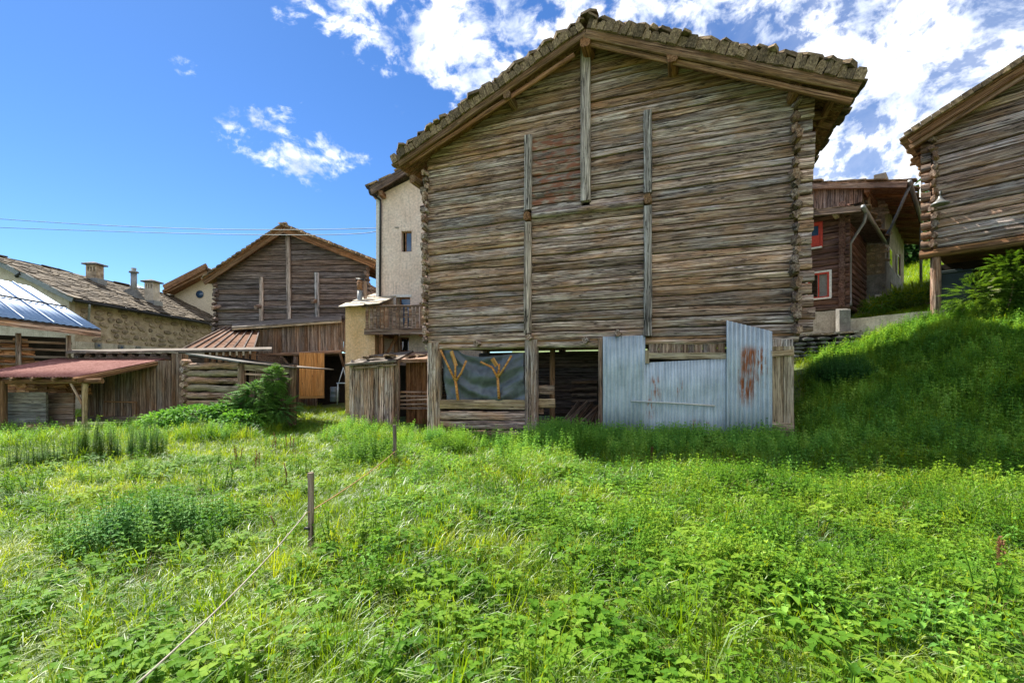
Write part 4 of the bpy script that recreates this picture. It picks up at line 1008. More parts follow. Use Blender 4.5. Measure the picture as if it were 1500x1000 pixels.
mb = MB(); mb.box((.05, .08, gs), (xe-.05, .12, pp(540, 533).z)); link('inner_wall', mb.mesh('inner_wall', M_INSIDE), sh)
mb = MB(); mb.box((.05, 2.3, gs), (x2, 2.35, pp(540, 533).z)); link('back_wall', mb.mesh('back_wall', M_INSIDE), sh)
a_, b_, c_ = pp(505, 533, -.25), pp(580, 527, -.25), pp(625, 524, .5)
quad_slab('roof', sh, [(a_.x, -.25, a_.z), (b_.x, -.25, b_.z), (b_.x+.1, 2.6, b_.z+.45), (a_.x, 2.6, a_.z+.4)], .07, M_TARPAPER)
quad_slab('roof', sh, [(b_.x+.01, .35, c_.z-.06), (x2+.3, .35, c_.z-.02), (x2+.3, 2.6, c_.z+.35), (b_.x+.11, 2.6, c_.z+.30)], .12, W_GREY)
for k in range(26):
    xx = rng.uniform(a_.x+.3, x2-.1); o = link('roof_scrap', rng.choice(SLABM), sh, (xx, rng.uniform(-.05, 1.6) if xx < b_.x else rng.uniform(.5, 1.8), a_.z+.17+rng.uniform(0, .08)+max(0, xx)*.05), (rng.uniform(-.1, .25), rng.uniform(-.1, .1), rng.uniform(0, 6))); o.scale = (rng.uniform(.3, .7), rng.uniform(.25, .45), .04)
beam('eave_rail', sh, (a_.x+.25, -.1, a_.z-.13), (b_.x, -.1, b_.z-.14), .05, .07, W_GREY)
# loose rails leaning behind its right end are the slats above

# ================================================================== STONE HOUSE, far left
SH = Frame(-21.4, 22, 0, 0); SX = 0.0
st = empty('stone_house', (-21.4, 22, 0), 0, 'long rubble stone house with a slate roof and three chimneys behind the sheds', 'house')
ez = W(108, 434, 22).z; rz_ = W(0, 373, 22).z; LEN = 17.0; gw = 3.9; g0 = -.4
# gable facing the camera
prism('gable_wall', st, [(0, g0), (0, ez-.15), (-gw, rz_-.25), (-2*gw, ez-.15), (-2*gw, g0)], 0, .3, M_CONC)
mb = MB(); mb.box((-.32, .3, g0), (-.04, LEN, ez-.1)); link('mortar_core', mb.mesh('mortar_core', M_MORTAR), st)
mb = MB(); mb.box((-.05, .3, g0), (.03, LEN, W(150, 503, 24).z)); link('render_base', mb.mesh('render_base', M_CONC), st)
STM = []
for i in range(8):
    r_ = random.Random(i); mb = MB(); n = 7; pr = [(math.cos(6.283*k/n)*r_.uniform(.38, .52), math.sin(6.283*k/n)*r_.uniform(.36, .52)) for k in range(n)]
    mb.add([(-.5, y, z_) for y, z_ in pr]+[(.35, y*.9, z_*.9) for y, z_ in pr]+[(.5, 0, 0)], [(k, (k+1) % n, (k+1) % n+n, k+n) for k in range(n)]+[(k+n, (k+1) % n+n, 2*n) for k in range(n)], 0)
    STM.append(mb.mesh('stone', M_STONE))
z = W(150, 503, 24).z+.05; cnt = 0
while z < ez-.3:
    y = .5; rh = rng.uniform(.22, .34)
    while y < 13.5:
        w_ = rng.uniform(.32, .85)
        if cnt < 295 and rng.random() < .82:
            o = link('stone', rng.choice(STM), st, (-.03, y+w_/2, z+rh/2), (rng.uniform(-.25, .25), 0, 0)); o.scale = (.12, w_*.98, rh*1.05); cnt += 1
        y += w_*1.06
    z += rh*1.02
slab_field('slate_roof', st, (.35, -.2, ez-.10), (.35, LEN, ez-.10), (-gw, LEN, rz_), (-gw, -.2, rz_), .36, .22, .035, M_SLAB2, 'uneven brown slates')
slab_field('slate_roof', st, (-2*gw-.3, -.2, ez-.10), (-2*gw-.3, LEN, ez-.10), (-gw, LEN, rz_), (-gw, -.2, rz_), .9, .6, .05, M_SLAB2)
quad_slab('roof_deck', st, [(.35, -.15, ez-.12), (.35, LEN, ez-.12), (-gw, LEN, rz_-.02), (-gw, -.15, rz_-.02)], .08, W_DARK)
quad_slab('roof_deck', st, [(-gw, -.15, rz_-.02), (-gw, LEN, rz_-.02), (-2*gw-.3, LEN, ez-.12), (-2*gw-.3, -.15, ez-.12)], .08, W_DARK)
beam('bargeboard', st, (.38, -.2, ez-.2), (-gw, -.2, rz_-.1), .05, .24, M_ZINC)
tube('gutter', st, [(.42, -.15, ez-.2), (.42, LEN, ez-.28)], .09, M_BLACKMET, 8)
tube('downpipe', st, [(.42, .6, ez-.25), (.38, .65, ez-.5), (-.02+.12, .9, ez-1.0), (.1, .9, ez-1.3)], .05, M_ZINC, 7)
def roofz(x): return ez-.1+(x-.35)*(rz_-ez+.1)/(-gw-.35)
def chimney(px, py, xloc, w_, h_, dpt, label, kind):
    # on the near slope at local x
    f_ = SH.side(px, py, xloc); y = f_.y; z0 = roofz(xloc)
    if kind == 'metal':
        mb = MB(); mb.add([(xloc-.4, y-.35, z0+.3), (xloc+.5, y-.35, z0-.2), (xloc+.5, y+.35, z0-.2), (xloc-.4, y+.35, z0+.3), (xloc, y-.1, z0+.55), (xloc+.1, y+.1, z0+.55)], [(0, 1, 4), (1, 2, 5, 4), (2, 3, 5), (3, 0, 4, 5)])
        link('chimney_flashing', mb.mesh('chimney_flashing', M_SHEETGREY), st)
        tube('chimney', st, [(xloc, y, z0), (xloc, y, z0+h_)], .16, M_ZINC, 12)
        c = tube('chimney_cap', st, [(xloc, y, z0+h_+.01), (xloc, y, z0+h_+.10), (xloc, y, z0+h_+.12), (xloc, y, z0+h_+.30)], [.26, .24, .12, .14], M_ZINC, 12); return
    mb = MB(); top = z0+h_
    mb.box((xloc-w_/2, y-dpt/2, z0-.4), (xloc+w_/2, y+dpt/2, top-.38))
    for k in range(4): # piers leaving square smoke holes
        xx = xloc-w_/2+(w_-.09)*k/3; mb.box((xx, y-dpt/2, top-.38), (xx+.09, y+dpt/2, top-.12))
    mb.box((xloc-w_/2+.002, y-dpt/2+.002, top-.12), (xloc+w_/2-.002, y+dpt/2-.002, top))
    o = link('chimney', mb.mesh('chimney', M_STONE if kind == 'brick' else M_CONC), st)
    mb = MB(); mb.add([(xloc-w_/2-.14, y-dpt/2-.14, top+.003), (xloc+w_/2+.14, y-dpt/2-.14, top+.003), (xloc+w_/2+.14, y+dpt/2+.14, top+.003), (xloc-w_/2-.14, y+dpt/2+.14, top+.003),
            (xloc-w_/2-.14, y-dpt/2-.14, top+.08), (xloc+w_/2+.14, y-dpt/2-.14, top+.08), (xloc+w_/2+.14, y+dpt/2+.14, top+.08), (xloc-w_/2-.14, y+dpt/2+.14, top+.08), (xloc, y-.1, top+.22), (xloc, y+.1, top+.22)],
            [(0, 3, 2, 1), (0, 1, 5, 4), (1, 2, 6, 5), (2, 3, 7, 6), (3, 0, 4, 7), (4, 5, 8), (5, 6, 9, 8), (6, 7, 9), (7, 4, 8, 9)])
    link('chimney_cap', mb.mesh('chimney_cap', M_GSTONE), o)
    mb = MB(); mb.box((xloc-w_/2-.07, y-dpt/2-.07, z0-.25), (xloc+w_/2+.12, y+dpt/2+.07, z0+.16)); link('flashing', mb.mesh('flashing', M_ZINC), o)
chimney(139, 408, -3.3, .62, .95, .5, '', 'brick'); chimney(196, 437, -1.9, .3, 1.45, .3, '', 'metal'); chimney(223, 440, -1.2, .55, 1.30, .55, '', 'conc')
for (px0, px1, py0, py1) in ((139, 148, 501, 510), (173, 181, 504, 513), (199, 205, 506, 511)):
    a_, b_ = SH.side(px0, py1, .05), SH.side(px1, py0, .05)
    mb = MB(); y0_, y1_ = a_.y, b_.y; z0_, z1_ = a_.z, a_.z+(py1-py0)/F*22
    mb.box((.032, y0_, z0_), (.10, y1_, z1_)); w_o = link('window', mb.mesh('window', M_GCONC), st)
    mb = MB(); mb.box((.102, y0_+.1, z0_+.1), (.106, y1_-.1, z1_-.08)); link('pane', mb.mesh('pane', M_GLASS), w_o)
# small lamp on the gable
c = SH.front(32, 404, -.05); beam('wall_lamp', st, c+Vector((-.15, -.1, -.05)), c+Vector((.12, -.15, .08)), .16, .16, M_BLACKMET, rnd=.3, seg=2)
# cream house behind
CH = Frame(W(262, 430, 34).x, 34, R(0), 0); cp = lambda px, py, y=0.0: CH.front(px, py, y)
ch_ = empty('cream_house', tuple(CH.o), 0, 'cream gabled house with orange brown eaves showing above the slate roof', 'house')
a_, b_ = cp(262, 470), cp(330, 470); pk = cp(309, 398)
prism('wall', ch_, [(a_.x, -1), (b_.x+3, -1), (b_.x+3, cp(262, 424).z), (pk.x, pk.z-.0), (a_.x-1.5, cp(240, 431).z)], 0, 6, M_CREAM)
for dz, xo, mt in ((0, 0, W_BROWN), (.35, -1.0, W_BROWN)):
    beam('bargeboard', ch_, cp(240, 428+dz*0, -.9)+Vector((0, 0, dz)), cp(303, 396, -.9)+Vector((0, 0, dz)), .1, .34, mt)
q4 = [cp(237, 426, -1.1), cp(302, 391, -1.1), cp(302, 391, -1.1)+Vector((0, 8, 0)), cp(237, 426, -1.1)+Vector((0, 8, 0))]
quad_slab('roof', ch_, q4, .12, W_BROWN); q5 = [q4[1], cp(330, 404, -1.1), cp(330, 404, -1.1)+Vector((0, 8, 0)), q4[2]]; quad_slab('roof', ch_, q5, .12, M_SLAB2)
c = cp(293, 431, -.02); tube('round_window', ch_, [c, c+Vector((0, -.05, 0))], .28, M_GLASS, 14)

# ================================================================== LOG STORE with blue-grey sheet roof
A_, B_, C_, D_ = W(44, 419, 19.5), W(148, 482, 17), W(-90, 452, 14.2), W(-170, 372, 16.8)
LS = Frame(B_.x, B_.y, math.atan2(B_.y-C_.y, B_.x-C_.x), 0)
ls = empty('firewood_store', tuple(LS.o), LS.yaw, 'open slatted firewood store under a shiny blue-grey sheet roof at the left edge', 'shed')
Lq = [LS.loc(p) for p in (C_, B_, A_, D_)]
corrugated('roof_sheet', ls, Lq, 22, .012, M_BLUE, nv=2)
for k in range(5):
    u = (k+.5)/5*.96; beam('standing_seam', ls, Lq[0].lerp(Lq[1], u)+Vector((0, 0, .03)), Lq[3].lerp(Lq[2], u)+Vector((0, 0, .03)), .03, .05, M_BLUE)
beam('snow_rail', ls, Lq[0].lerp(Lq[3], .45)+Vector((0, 0, .06)), Lq[1].lerp(Lq[2], .45)+Vector((0, 0, .06)), .05, .06, M_BLACKMET)
quad_slab('roof_deck', ls, [q-Vector((0, 0, .05)) for q in Lq], .08, W_DARK)
beam('eave_board', ls, Lq[0]+Vector((0, .05, -.2)), Lq[1]+Vector((0, .05, -.2)), .06, .2, W_GREY)
wy = .75; zt_ = Lq[1].z-.25; gl = h1(*LS.world((-2, .7, 0))[:2])
xr = LS.front(105, 510, wy).x; xl = LS.front(-60, 510, wy).x
for px in (27, 100, -28): xx = LS.front(px, 510, wy-.1).x; beam('post', ls, (xx, wy-.1, gl), (xx, wy-.1, zt_), .12, .14, W_GREY, up=(1, 0, 0), seg=3, jit=.01, rnd=.2)
z = gl+.2
while z < zt_-.05: beam('slat', ls, (xl, wy, z), (xr, wy, z+.0), .05, .075, W_PLANK, seg=5, jit=.008); z += .26
mb = MB(); mb.box((xl, wy+1.5, gl), (xr, wy+1.55, zt_)); link('back_boards', mb.mesh('back_boards', M_INSIDE), ls)
FW = [beam_mesh('split_log', .45, .10, .09, W_FIRE, 1, .018) for _ in range(8)]
def woodpile(name, frame, x0, x1, y, z0, zf, label, maxn=220, face=True):
    e = empty(name, tuple(frame.world((x0, y, z0))), frame.yaw, label, 'firewood', 'stacks of split firewood'); n = 0; z = 0
    while n < maxn and z < 3.2:
        x = 0; any_ = False
        while x < x1-x0:
            if z < zf((x)/(x1-x0)):
                L = rng.uniform(.28, .42); any_ = True
                o = link('split_log', rng.choice(FW), e, (x+L/2, rng.uniform(-.04, .04), z+.04), (rng.uniform(-.5, .5), rng.uniform(-.14, .14), rng.uniform(-.25, .25))); o.scale = (L/.45, rng.uniform(.8, 1.5), rng.uniform(.75, 1.25)); n += 1; x += L*.97
            else: x += .3
        z += .078
        if not any_: break
    return e
beam('shelf', ls, (xl, wy+.35, gl+1.30), (xr, wy+.35, gl+1.30), .6, .05, W_PLANK)
woodpile('firewood_stack', LS, xl+.3, LS.front(26, 510, wy+.3).x, wy+.16, gl+1.36, lambda u: 1.62-.15*math.sin(u*5), 'tall stack of split orange firewood at the left edge of the slatted store', 200)
woodpile('firewood_stack', LS, LS.front(30, 510, wy+.3).x, xr-.1, wy+.16, gl+1.36, lambda u: 1.45-.9*min(1, u*1.8)+2.2*max(0, u-.62), 'dipping stack of split firewood right of the store middle post', 200)
# ================================================================== LEAN-TO with the faded red roof
RD = Frame(W(108, 600, 13.5).x, 13.5, 0, 0); rp = lambda px, py, y=0.0: RD.front(px, py, y)
rd = empty('lean_to', tuple(RD.o), 0, 'open lean-to on a round post with a faded red corrugated roof', 'shed')
fl, fr = rp(-60, 552), rp(108, 552); yb_ = 3.0; br_ = rp(254, 523, yb_); bl_ = rp(60, 524, yb_); bl_.x = fl.x
corrugated('roof_sheet', rd, [fl, fr, br_, bl_], 34, .016, M_PINKROOF, nv=3)
beam('verge_beam', rd, fr+Vector((.05, .05, -.10)), br_+Vector((.02, 0, -.10)), .09, .13, W_BROWN, seg=4, jit=.01)
beam('eave_beam', rd, (fl.x, .25, fr.z-.14), (rp(150, 560, .25).x, .25, fr.z-.12), .14, .15, W_BROWN, seg=6, jit=.012, rnd=.3)
for k in range(6):
    xx = fl.x+.3+k*.62; beam('rafter', rd, (xx, -.02, fl.z-.07), (xx+.4, 2.9, bl_.z-.07), .1, .1, W_BROWN, rnd=.3, seg=3, jit=.01)
gr = h1(-12.6, 13.7)
px_ = rp(124, 600, .3).x; beam('post', rd, (px_, .3, gr-.2), (px_, .3, fr.z-.12), .17, .17, W_TAN, up=(1, 0, 0), seg=5, jit=.012, rnd=.42)
beam('brace', rd, rp(101, 556, .25), rp(121, 592, .28), .04, .06, W_GREY)
px_ = rp(2, 600, .2).x; beam('post', rd, (px_, .2, gr-.3), (px_, .2, fr.z-.12), .2, .22, W_BROWN, up=(1, 0, 0), seg=5, jit=.01, rnd=.2)
pw = 2.4
x = rp(122, 560, pw).x; xe = rp(252, 560, pw).x; zb_ = rp(180, 609, pw).z; X_0 = x
while x < xe:
    w_ = rng.uniform(.14, .22); u = (x-X_0)/(xe-X_0); zt2 = br_.z-.16-(1-u)*.0
    beam('plank', rd, (x+w_/2, pw+rng.uniform(-.012, .012), zb_+rng.uniform(-.05, .02)), (x+w_/2, pw, zt2+.02), .028, w_*.955, W_PLANK, up=(1, 0, 0), seg=3, jit=.005); x += w_
beam('base_beam', rd, (X_0-.1, pw-.05, zb_-.10), (xe+.05, pw-.05, zb_-.10), .16, .18, W_PLANK, seg=5, jit=.01, rnd=.2)
for k in range(4):
    c = rp(200+k*14, 627+k*1.0, pw-.4); o = link('stone', rng.choice(SLABM), rd, (c.x, pw-.3, h1(c.x+RD.o.x, 15.6)+.12), (0, 0, rng.uniform(0, 6))); o.scale = (.5, .4, .4); 
beam('trim_board', rd, rp(153, 588, pw-.03), rp(201, 589, pw-.03), .03, .05, W_BROWN); beam('trim_board', rd, rp(200, 589, pw-.03), rp(200, 609, pw-.03), .03, .03, W_BROWN, up=(1, 0, 0))
# corner planks to the right of it, towards the log crib
x = rp(252, 560, pw-.1).x; xe2 = rp(275, 560, pw-.1).x
while x < xe2:
    w_ = rng.uniform(.16, .22); beam('corner_plank', rd, (x+w_/2, pw-.1, gr-.1), (x+w_/2, pw-.1, rp(260, 518, pw).z), .04, w_*.95, W_PLANK if x < xe2-.25 else W_BROWN, up=(1, 0, 0), seg=4, jit=.012); x += w_
# thin dark upper roof with log ends below it
ur = [rp(96, 515, 2.6), rp(398, 511, 2.6), rp(398, 507, 4.4), rp(96, 512, 4.4)]
ur[2].z = ur[1].z+.18; ur[3].z = ur[0].z+.16
quad_slab('upper_roof', rd, ur, .07, M_TARPAPER)
for k in range(9):
    c = rp(112+k*16, 521, 2.75); beam('beam_end', rd, c, c+Vector((0, .8, 0)), .22, .19, W_DARK, rnd=.3, seg=2, jit=.02)
beam('ledger', rd, rp(100, 527, 2.8), rp(250, 524, 2.8), .1, .14, W_DARK, seg=4, jit=.01)
# grey board panels in the lean-to
def board_panel(px0, px1, py0, py1, y, rows_, mat, label):
    e = empty('board_panel', tuple(RD.world(rp((px0+px1)/2, py1, y))), 0, label, 'panel'); o0 = rp((px0+px1)/2, py1, y)
    zt3, zb3 = rp(px0, py0, y).z-o0.z, 0; h_ = (zt3-zb3)/rows_
    for k in range(rows_): beam('board', e, (rp(px0, py0, y).x-o0.x, 0, zb3+h_*(k+.5)), (rp(px1, py0, y).x-o0.x, 0, zb3+h_*(k+.5)), .07, h_*.965, mat, seg=4, jit=.006)
W_PALEG = wood('grey_formwork_timber', (.10, .10, .09), (.22, .22, .20), (.34, .34, .31), warm_amt=.15, var=.2, fine=.6)
board_panel(4, 69, 574, 640, .5, 4, W_PALEG, 'grey formwork board panel at the left edge under the red roof')
board_panel(70, 109, 575, 636, .9, 4, W_PLANK, 'brown stained board panel between the grey panel and the round post')
for k, (px, py) in enumerate(((96, 622), (112, 618), (88, 628))):
    c = RD.world(rp(px, py, 1.0)); o = link('boulder', rng.choice(SLABM), None, (c.x, c.y-.8, h1(c.x, c.y-.8)+.12), (rng.uniform(-.2, .2), 0, k)); o.scale = (.65, .5, .4); tag(o, ('dark boulder beside the round post, lowest of three', 'dark boulder behind the round post', 'dark boulder below the grey board panel corner')[k], 'boulder', 'dark boulders under the lean-to')
woodpile('firewood_stack', RD, rp(3, 570, 1.4).x, rp(84, 570, 1.4).x, 1.6, rp(40, 574, 1.4).z-.15, lambda u: .52, 'low row of split firewood between the grey panels and the red roof', 60)
woodpile('firewood_stack', RD, rp(93, 570, 1.5).x, rp(110, 570, 1.5).x, 1.7, rp(100, 574, 1.5).z-.1, lambda u: .45, 'short firewood row beside the round post under the red roof', 16)
# ================================================================== LOG CRIB with sheet roof
LC = Frame(W(272, 600, 15.6).x, 15.6, R(-8), 0); lp = lambda px, py, y=0.0: LC.front(px, py, y)
lc = empty('log_crib', tuple(LC.o), LC.yaw, 'low shed of thick pale logs with a bent grey sheet roof behind the dark shrub', 'shed')
gc = h1(-10.5, 15.6)
for k in range(8):
    y0_ = 612-k*11; a_, b_ = lp(272, y0_), lp(352, y0_+1)
    beam('log', lc, a_, b_, .2, .225*rng.uniform(.85, 1.02), W_TAN if k in (2, 4, 6) else W_GREY, seg=8, jit=.018, rnd=.3, wav=.02)
    beam('log_end', lc, a_+Vector((.06, .1, .10)), a_+Vector((.06, -.22, .10)), .18, .2, W_GREY, seg=2, jit=.02, rnd=.35)
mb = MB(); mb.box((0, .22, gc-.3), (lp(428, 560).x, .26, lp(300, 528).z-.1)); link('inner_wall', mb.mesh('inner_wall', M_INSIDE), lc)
for (pa, pb) in ((350, 360), (404, 416), (425, 434)):
    xa, xb = lp(pa, 560).x, lp(pb, 560).x; beam('post', lc, ((xa+xb)/2, -.02, gc-.1), ((xa+xb)/2, -.02, lp(pa, 534).z), .12, xb-xa, W_PLANK, up=(1, 0, 0), seg=4, jit=.01, rnd=.15)
x = lp(361, 560).x
for k in range(7): beam('plank', lc, (x+.1, .14, gc), (x+.1, .14, lp(380, 543).z), .03, .20, W_PLANK, up=(1, 0, 0), seg=2, jit=.006); x += .21
beam('lintel', lc, lp(350, 537), lp(430, 543), .12, .2, W_TAN, seg=4, jit=.01); beam('rail', lc, lp(352, 547), lp(428, 552), .06, .06, W_GREY)
beam('brace', lc, lp(404, 572, -.1), lp(428, 553, -.1), .05, .06, W_TAN)
def roofq(e, pxl, pyl, pxr, pyr, y0_, y1_, rise, mat, th=.05, nm='roof_sheet'):
    a_, b_ = lp(pxl, pyl, y0_), lp(pxr, pyr, y0_)
    quad_slab(nm, e, [a_, b_, Vector((b_.x, y1_, b_.z+rise)), Vector((a_.x, y1_, a_.z+rise))], th, mat)
roofq(lc, 272, 517, 351, 529, -.3, 2.2, -.06, M_SHEETGREY); roofq(lc, 351.5, 529, 431, 537, -.25, 2.2, -.05, M_TARPAPER, .04)
# copper-brown seamed roof on a red-brown slatted store behind
CR = Frame(W(268, 515, 19).x, 19, R(0), 0); kp = lambda px, py, y=0.0: CR.front(px, py, y)
cr = empty('seamed_roof_store', tuple(CR.o), 0, 'low store with a sunlit copper brown seamed roof before the dark barn', 'shed')
q4 = [kp(262, 515), kp(372, 511), kp(382, 478, 3.2), kp(330, 480, 3.2)]
quad_slab('roof_sheet', cr, q4, .05, M_COPPER)
for k in range(8):
    u = k/7; beam('seam', cr, q4[0].lerp(q4[1], u)+Vector((0, 0, .03)), q4[3].lerp(q4[2], u)+Vector((0, 0, .03)), .05, .07, W_DARK)
x = kp(300, 520).x
while x < kp(372, 520).x: beam('slat', cr, (x, .12, -.2), (x, .12, q4[1].z-.07), .04, .17, W_BROWN, up=(1, 0, 0), seg=1); x += .28
mb = MB(); mb.box((q4[0].x+.2, .3, -.3), (q4[1].x, 3.0, q4[0].z-.15)); link('walls', mb.mesh('walls', W_DARK), cr)
tube('gutter', cr, [kp(262, 516, -.05), kp(372, 512, -.05)], .05, M_BLACKMET, 7)

# ================================================================== CABLES
for (a_, b_, c_, lab) in ((W(-10, 320, 26), W(280, 335, 23), PH.world(hp(584, 333, -.05)), 'upper dark power cable crossing the blue sky to the pink house'), (W(-10, 333, 26), W(390, 344, 22), PH.world(hp(556, 336, -.1)), 'lower dark power cable sagging across the sky')):
    pts = []
    for i in range(25):
        t = i/24; pts.append(a_*(1-t)**2+(b_*2-(a_+c_)*.5)*2*t*(1-t)+c_*t*t)
    o = tube('power_cable', None, pts, .016, M_WIRE, 5); tag(o, lab, 'cable', 'power cables')
# ================================================================== RED LOG HOUSE + STONE HOUSE, right
HY = R(-45)
RH = Frame(W(1238, 450, 15.3).x, 15.3, HY, 0)
rh = empty('red_log_house', tuple(RH.o), HY, 'dark red-brown log house with red framed windows behind the big barn', 'house')
rf = lambda px, py, y=0.0: RH.front(px, py, y)
zg0 = rf(1237, 452).z; zt0 = rf(1237, 302).z; xl = -4.2
u_a, u_b = rf(1187, 398), rf(1217, 437); v_a, v_b = rf(1187, 329), rf(1203, 364)
holes = [(rf(1184, 400).x, rf(1215, 400).x, rf(1200, 437).z, rf(1200, 400).z), (rf(1186, 350).x, rf(1202, 350).x, rf(1195, 363).z, rf(1195, 329).z)]
z = zg0; k = 0
while z < zt0:
    h_ = rng.uniform(.19, .24); zc_ = z+h_/2; sp = [(xl, 0.0)]
    for (a, b, c_, d_) in holes:
        if c_-.02 < zc_ < d_+.02:
            ns = []
            for s in sp: ns += split(s, [(a, b)])
            sp = ns
    for (a, b) in sp: beam('log', rh, (a, .08, zc_), (b+(.12 if b > -.05 else 0), .08, zc_), .17, h_*.98, W_RED, seg=5, jit=.009, rnd=.22)
    beam('log', rh, (-.08, -.12, zc_+.08), (-.08, 4.6, zc_+.08), .17, h_*.98, W_RED, seg=5, jit=.009, rnd=.22); z += h_
mb = MB(); mb.box((xl, .5, zg0), (-.2, .55, zt0)); mb.box((-.25, .16, zg0), (-.2, 4.4, zt0)); link('light_leak_panel', mb.mesh('light_leak_panel', M_INSIDE), rh)
for i, (a, b, c_, d_) in enumerate(holes):
    wv = window(rh, a, b, c_, d_, -.04, M_REDP, M_CLEAR if i == 0 else M_GLASS, (2, 1) if i == 0 else (1, 2), .055, sill=(-.14, M_WHITEP))
    if i == 0:
        mb = MB(); n = 12
        for q_ in range(n): mb.box((b-.36+q_*.026, .03+.012*(q_ % 2), c_+.06), (b-.336+q_*.026, .05+.012*(q_ % 2), d_-.06))
        link('curtain', mb.mesh('curtain', M_CURT), wv)
    mb = MB(); mb.box((a-.07, -.06, c_-.02), (a-.003, -.01, d_+.06)); mb.box((b+.003, -.06, c_-.02), (b+.07, -.01, d_+.06)); mb.box((a-.003, -.06, d_+.002), (b+.003, -.01, d_+.06)); link('casing', mb.mesh('casing', M_REDP if i else M_WHITEP), wv)
# red shutter half over the upper window bottom
a, b, c_, d_ = holes[1]; mb = MB(); mb.box((a+.05, -.075, c_+.05), (b-.02, -.062, (c_+d_)/2)); link('shutter', mb.mesh('shutter', M_REDP), rh)
# lower roof strip and boarded gable above
g1, g2 = rf(1180, 297, -.5), rf(1262, 303, -.5)
G3 = RH.side(1294, 338, g2.x); yfar = G3.y
q4 = [Vector((-4.6, -.5, g2.z+.75)), g2, Vector((g2.x, yfar, g2.z)), Vector((-4.6, yfar, g2.z+.75))]
quad_slab('roof_deck', rh, q4, .07, W_DARK)
slab_field('roof_slabs', rh, (g2.x, -.5, g2.z+.01), (g2.x, yfar, g2.z+.01), (-4.6, yfar, g2.z+.76), (-4.6, -.5, g2.z+.76), .4, .35, .04, M_SLAB)
tube('gutter', rh, [g2+Vector((.05, -.05, -.02)), Vector((g2.x+.05, yfar, g2.z-.05))], .07, M_ZINC, 9)
tube('downpipe', rh, [g2+Vector((.05, .5, -.08)), g2+Vector((0, .55, -.35)), Vector((.10, .25, g2.z-.95)), Vector((.10, .22, zg0+.3)), Vector((.14, .1, zg0+.1))], .05, M_BLACKMET if False else M_ZINC, 8)
beam('purlin', rh, (rf(1227, 308).x, -.45, g2.z-.02), (rf(1227, 308).x, .3, g2.z-.02), .14, .16, W_TAN)
beam('bargeboard', rh, (-4.4, -.52, g2.z+.62), (g2.x, -.52, g2.z-.06), .05, .18, W_PLANK, seg=3, jit=.004)
# stone house behind, its gable boarded
SF = Frame(*W(1296, 450, 18.6)[:2], HY, 0); sp_ = lambda px, py, y=0.0: SF.front(px, py, y); ss = lambda px, py, x=0.0: SF.side(px, py, x)
s2 = empty('stone_house', tuple(SF.o), HY, 'tall stone and plaster house with wide eaves, right of the red log house', 'house')
zg2 = sp_(1296, 452).z; ztop2 = ss(1296, 280).z; yend = ss(1324, 400).y
mb = MB(); mb.box((-5.2, .0, zg2), (-.0, .4, ztop2-.05)); mb.box((-.4, .4, zg2), (0, yend, ztop2+.9)); link('wall', mb.mesh('wall', M_OLDWALL), s2)
# rubble stones proud on the left face
zst = sp_(1280, 402).z; z = zst; cnt = 0
while z < sp_(1280, 272).z:
    x = -1.45; rh_ = rng.uniform(.13, .22)
    while x < -.1:
        w_ = rng.uniform(.18, .45); o = link('stone', rng.choice(STM), s2, (x+w_/2, -.0, z+rh_/2), (0, 0, -math.pi/2)); o.scale = (.10, w_*.96, rh_*.98); x += w_
    z += rh_
mb = MB(); mb.box((-1.6, -.05, zg2-.3), (.03, 0.0, zst-.02)); link('render_base', mb.mesh('render_base', M_GCONC), s2)
mb = MB(); mb.box((.0, .0, zg2-.3), (.05, yend, ss(1310, 400).z)); link('render_base', mb.mesh('render_base', M_GCONC), s2)
for (pa, pb, ya, yb, mt) in ((1302, 1306, 361, 388, M_WHITEP), (1314, 1318, 372, 402, M_WHITEP), (1304, 1312, 413, 441, W_DARK)):
    a_ = ss(pa, yb, .05); b_ = ss(pb, ya, .05); zt3 = ss(pa, ya, .05).z
    mb = MB(); mb.box((.03, a_.y, a_.z), (.07, b_.y, zt3)); wo = link('window', mb.mesh('window', mt), s2); mb = MB(); mb.box((.072, a_.y+.06, a_.z+.06), (.078, b_.y-.06, zt3-.06)); link('pane', mb.mesh('pane', M_DGLASS), wo)
a_ = ss(1319, 403, .1); beam('shutter', s2, (.09, a_.y, a_.z), (.09, a_.y, ss(1319, 373, .1).z), .35, .04, W_PLANK, up=(1, 0, 0))
mb = MB(); a_ = sp_(1282, 441, -.08); b_ = sp_(1292, 431, -.08); mb.box((a_.x, -.12, a_.z), (b_.x, -.052, b_.z)); link('meter_box', mb.mesh('meter_box', M_WHITEP), s2)
# roof
e0 = sp_(1329, 265, -2.3); e1_ = SF.side(1356, 321, e0.x)
rl_z = e0.z+1.55; xr0 = -4.8
q4 = [Vector((xr0, -2.3, rl_z)), e0, e1_, Vector((xr0, e1_.y, rl_z))]; q4[2].z = e0.z
quad_slab('roof_deck', s2, q4, .09, W_BROWN)
for k in range(9): yy = -2.2+k*(e1_.y+2.2)/8; beam('rafter', s2, (xr0, yy, rl_z-.16), (e0.x-.02, yy, e0.z-.16), .1, .14, W_BROWN)
slab_field('roof_slabs', s2, (e0.x, -2.3, e0.z+.01), (e0.x, e1_.y, e0.z+.01), (xr0, e1_.y, rl_z+.01), (xr0, -2.3, rl_z+.01), .4, .35, .05, M_SLAB)
tube('gutter', s2, [e0+Vector((.07, 0, -.04)), Vector((e0.x+.07, e1_.y, e0.z-.08))], .07, M_ZINC, 9)
tube('downpipe', s2, [e0+Vector((.05, .3, -.1)), e0+Vector((-.1, .4, -.45)), Vector((.2, -.6, e0.z-1.3)), Vector((.12, -.25, e0.z-1.7)), Vector((.12, -.2, sp_(1292, 340).z))], .05, M_ZINC, 8)
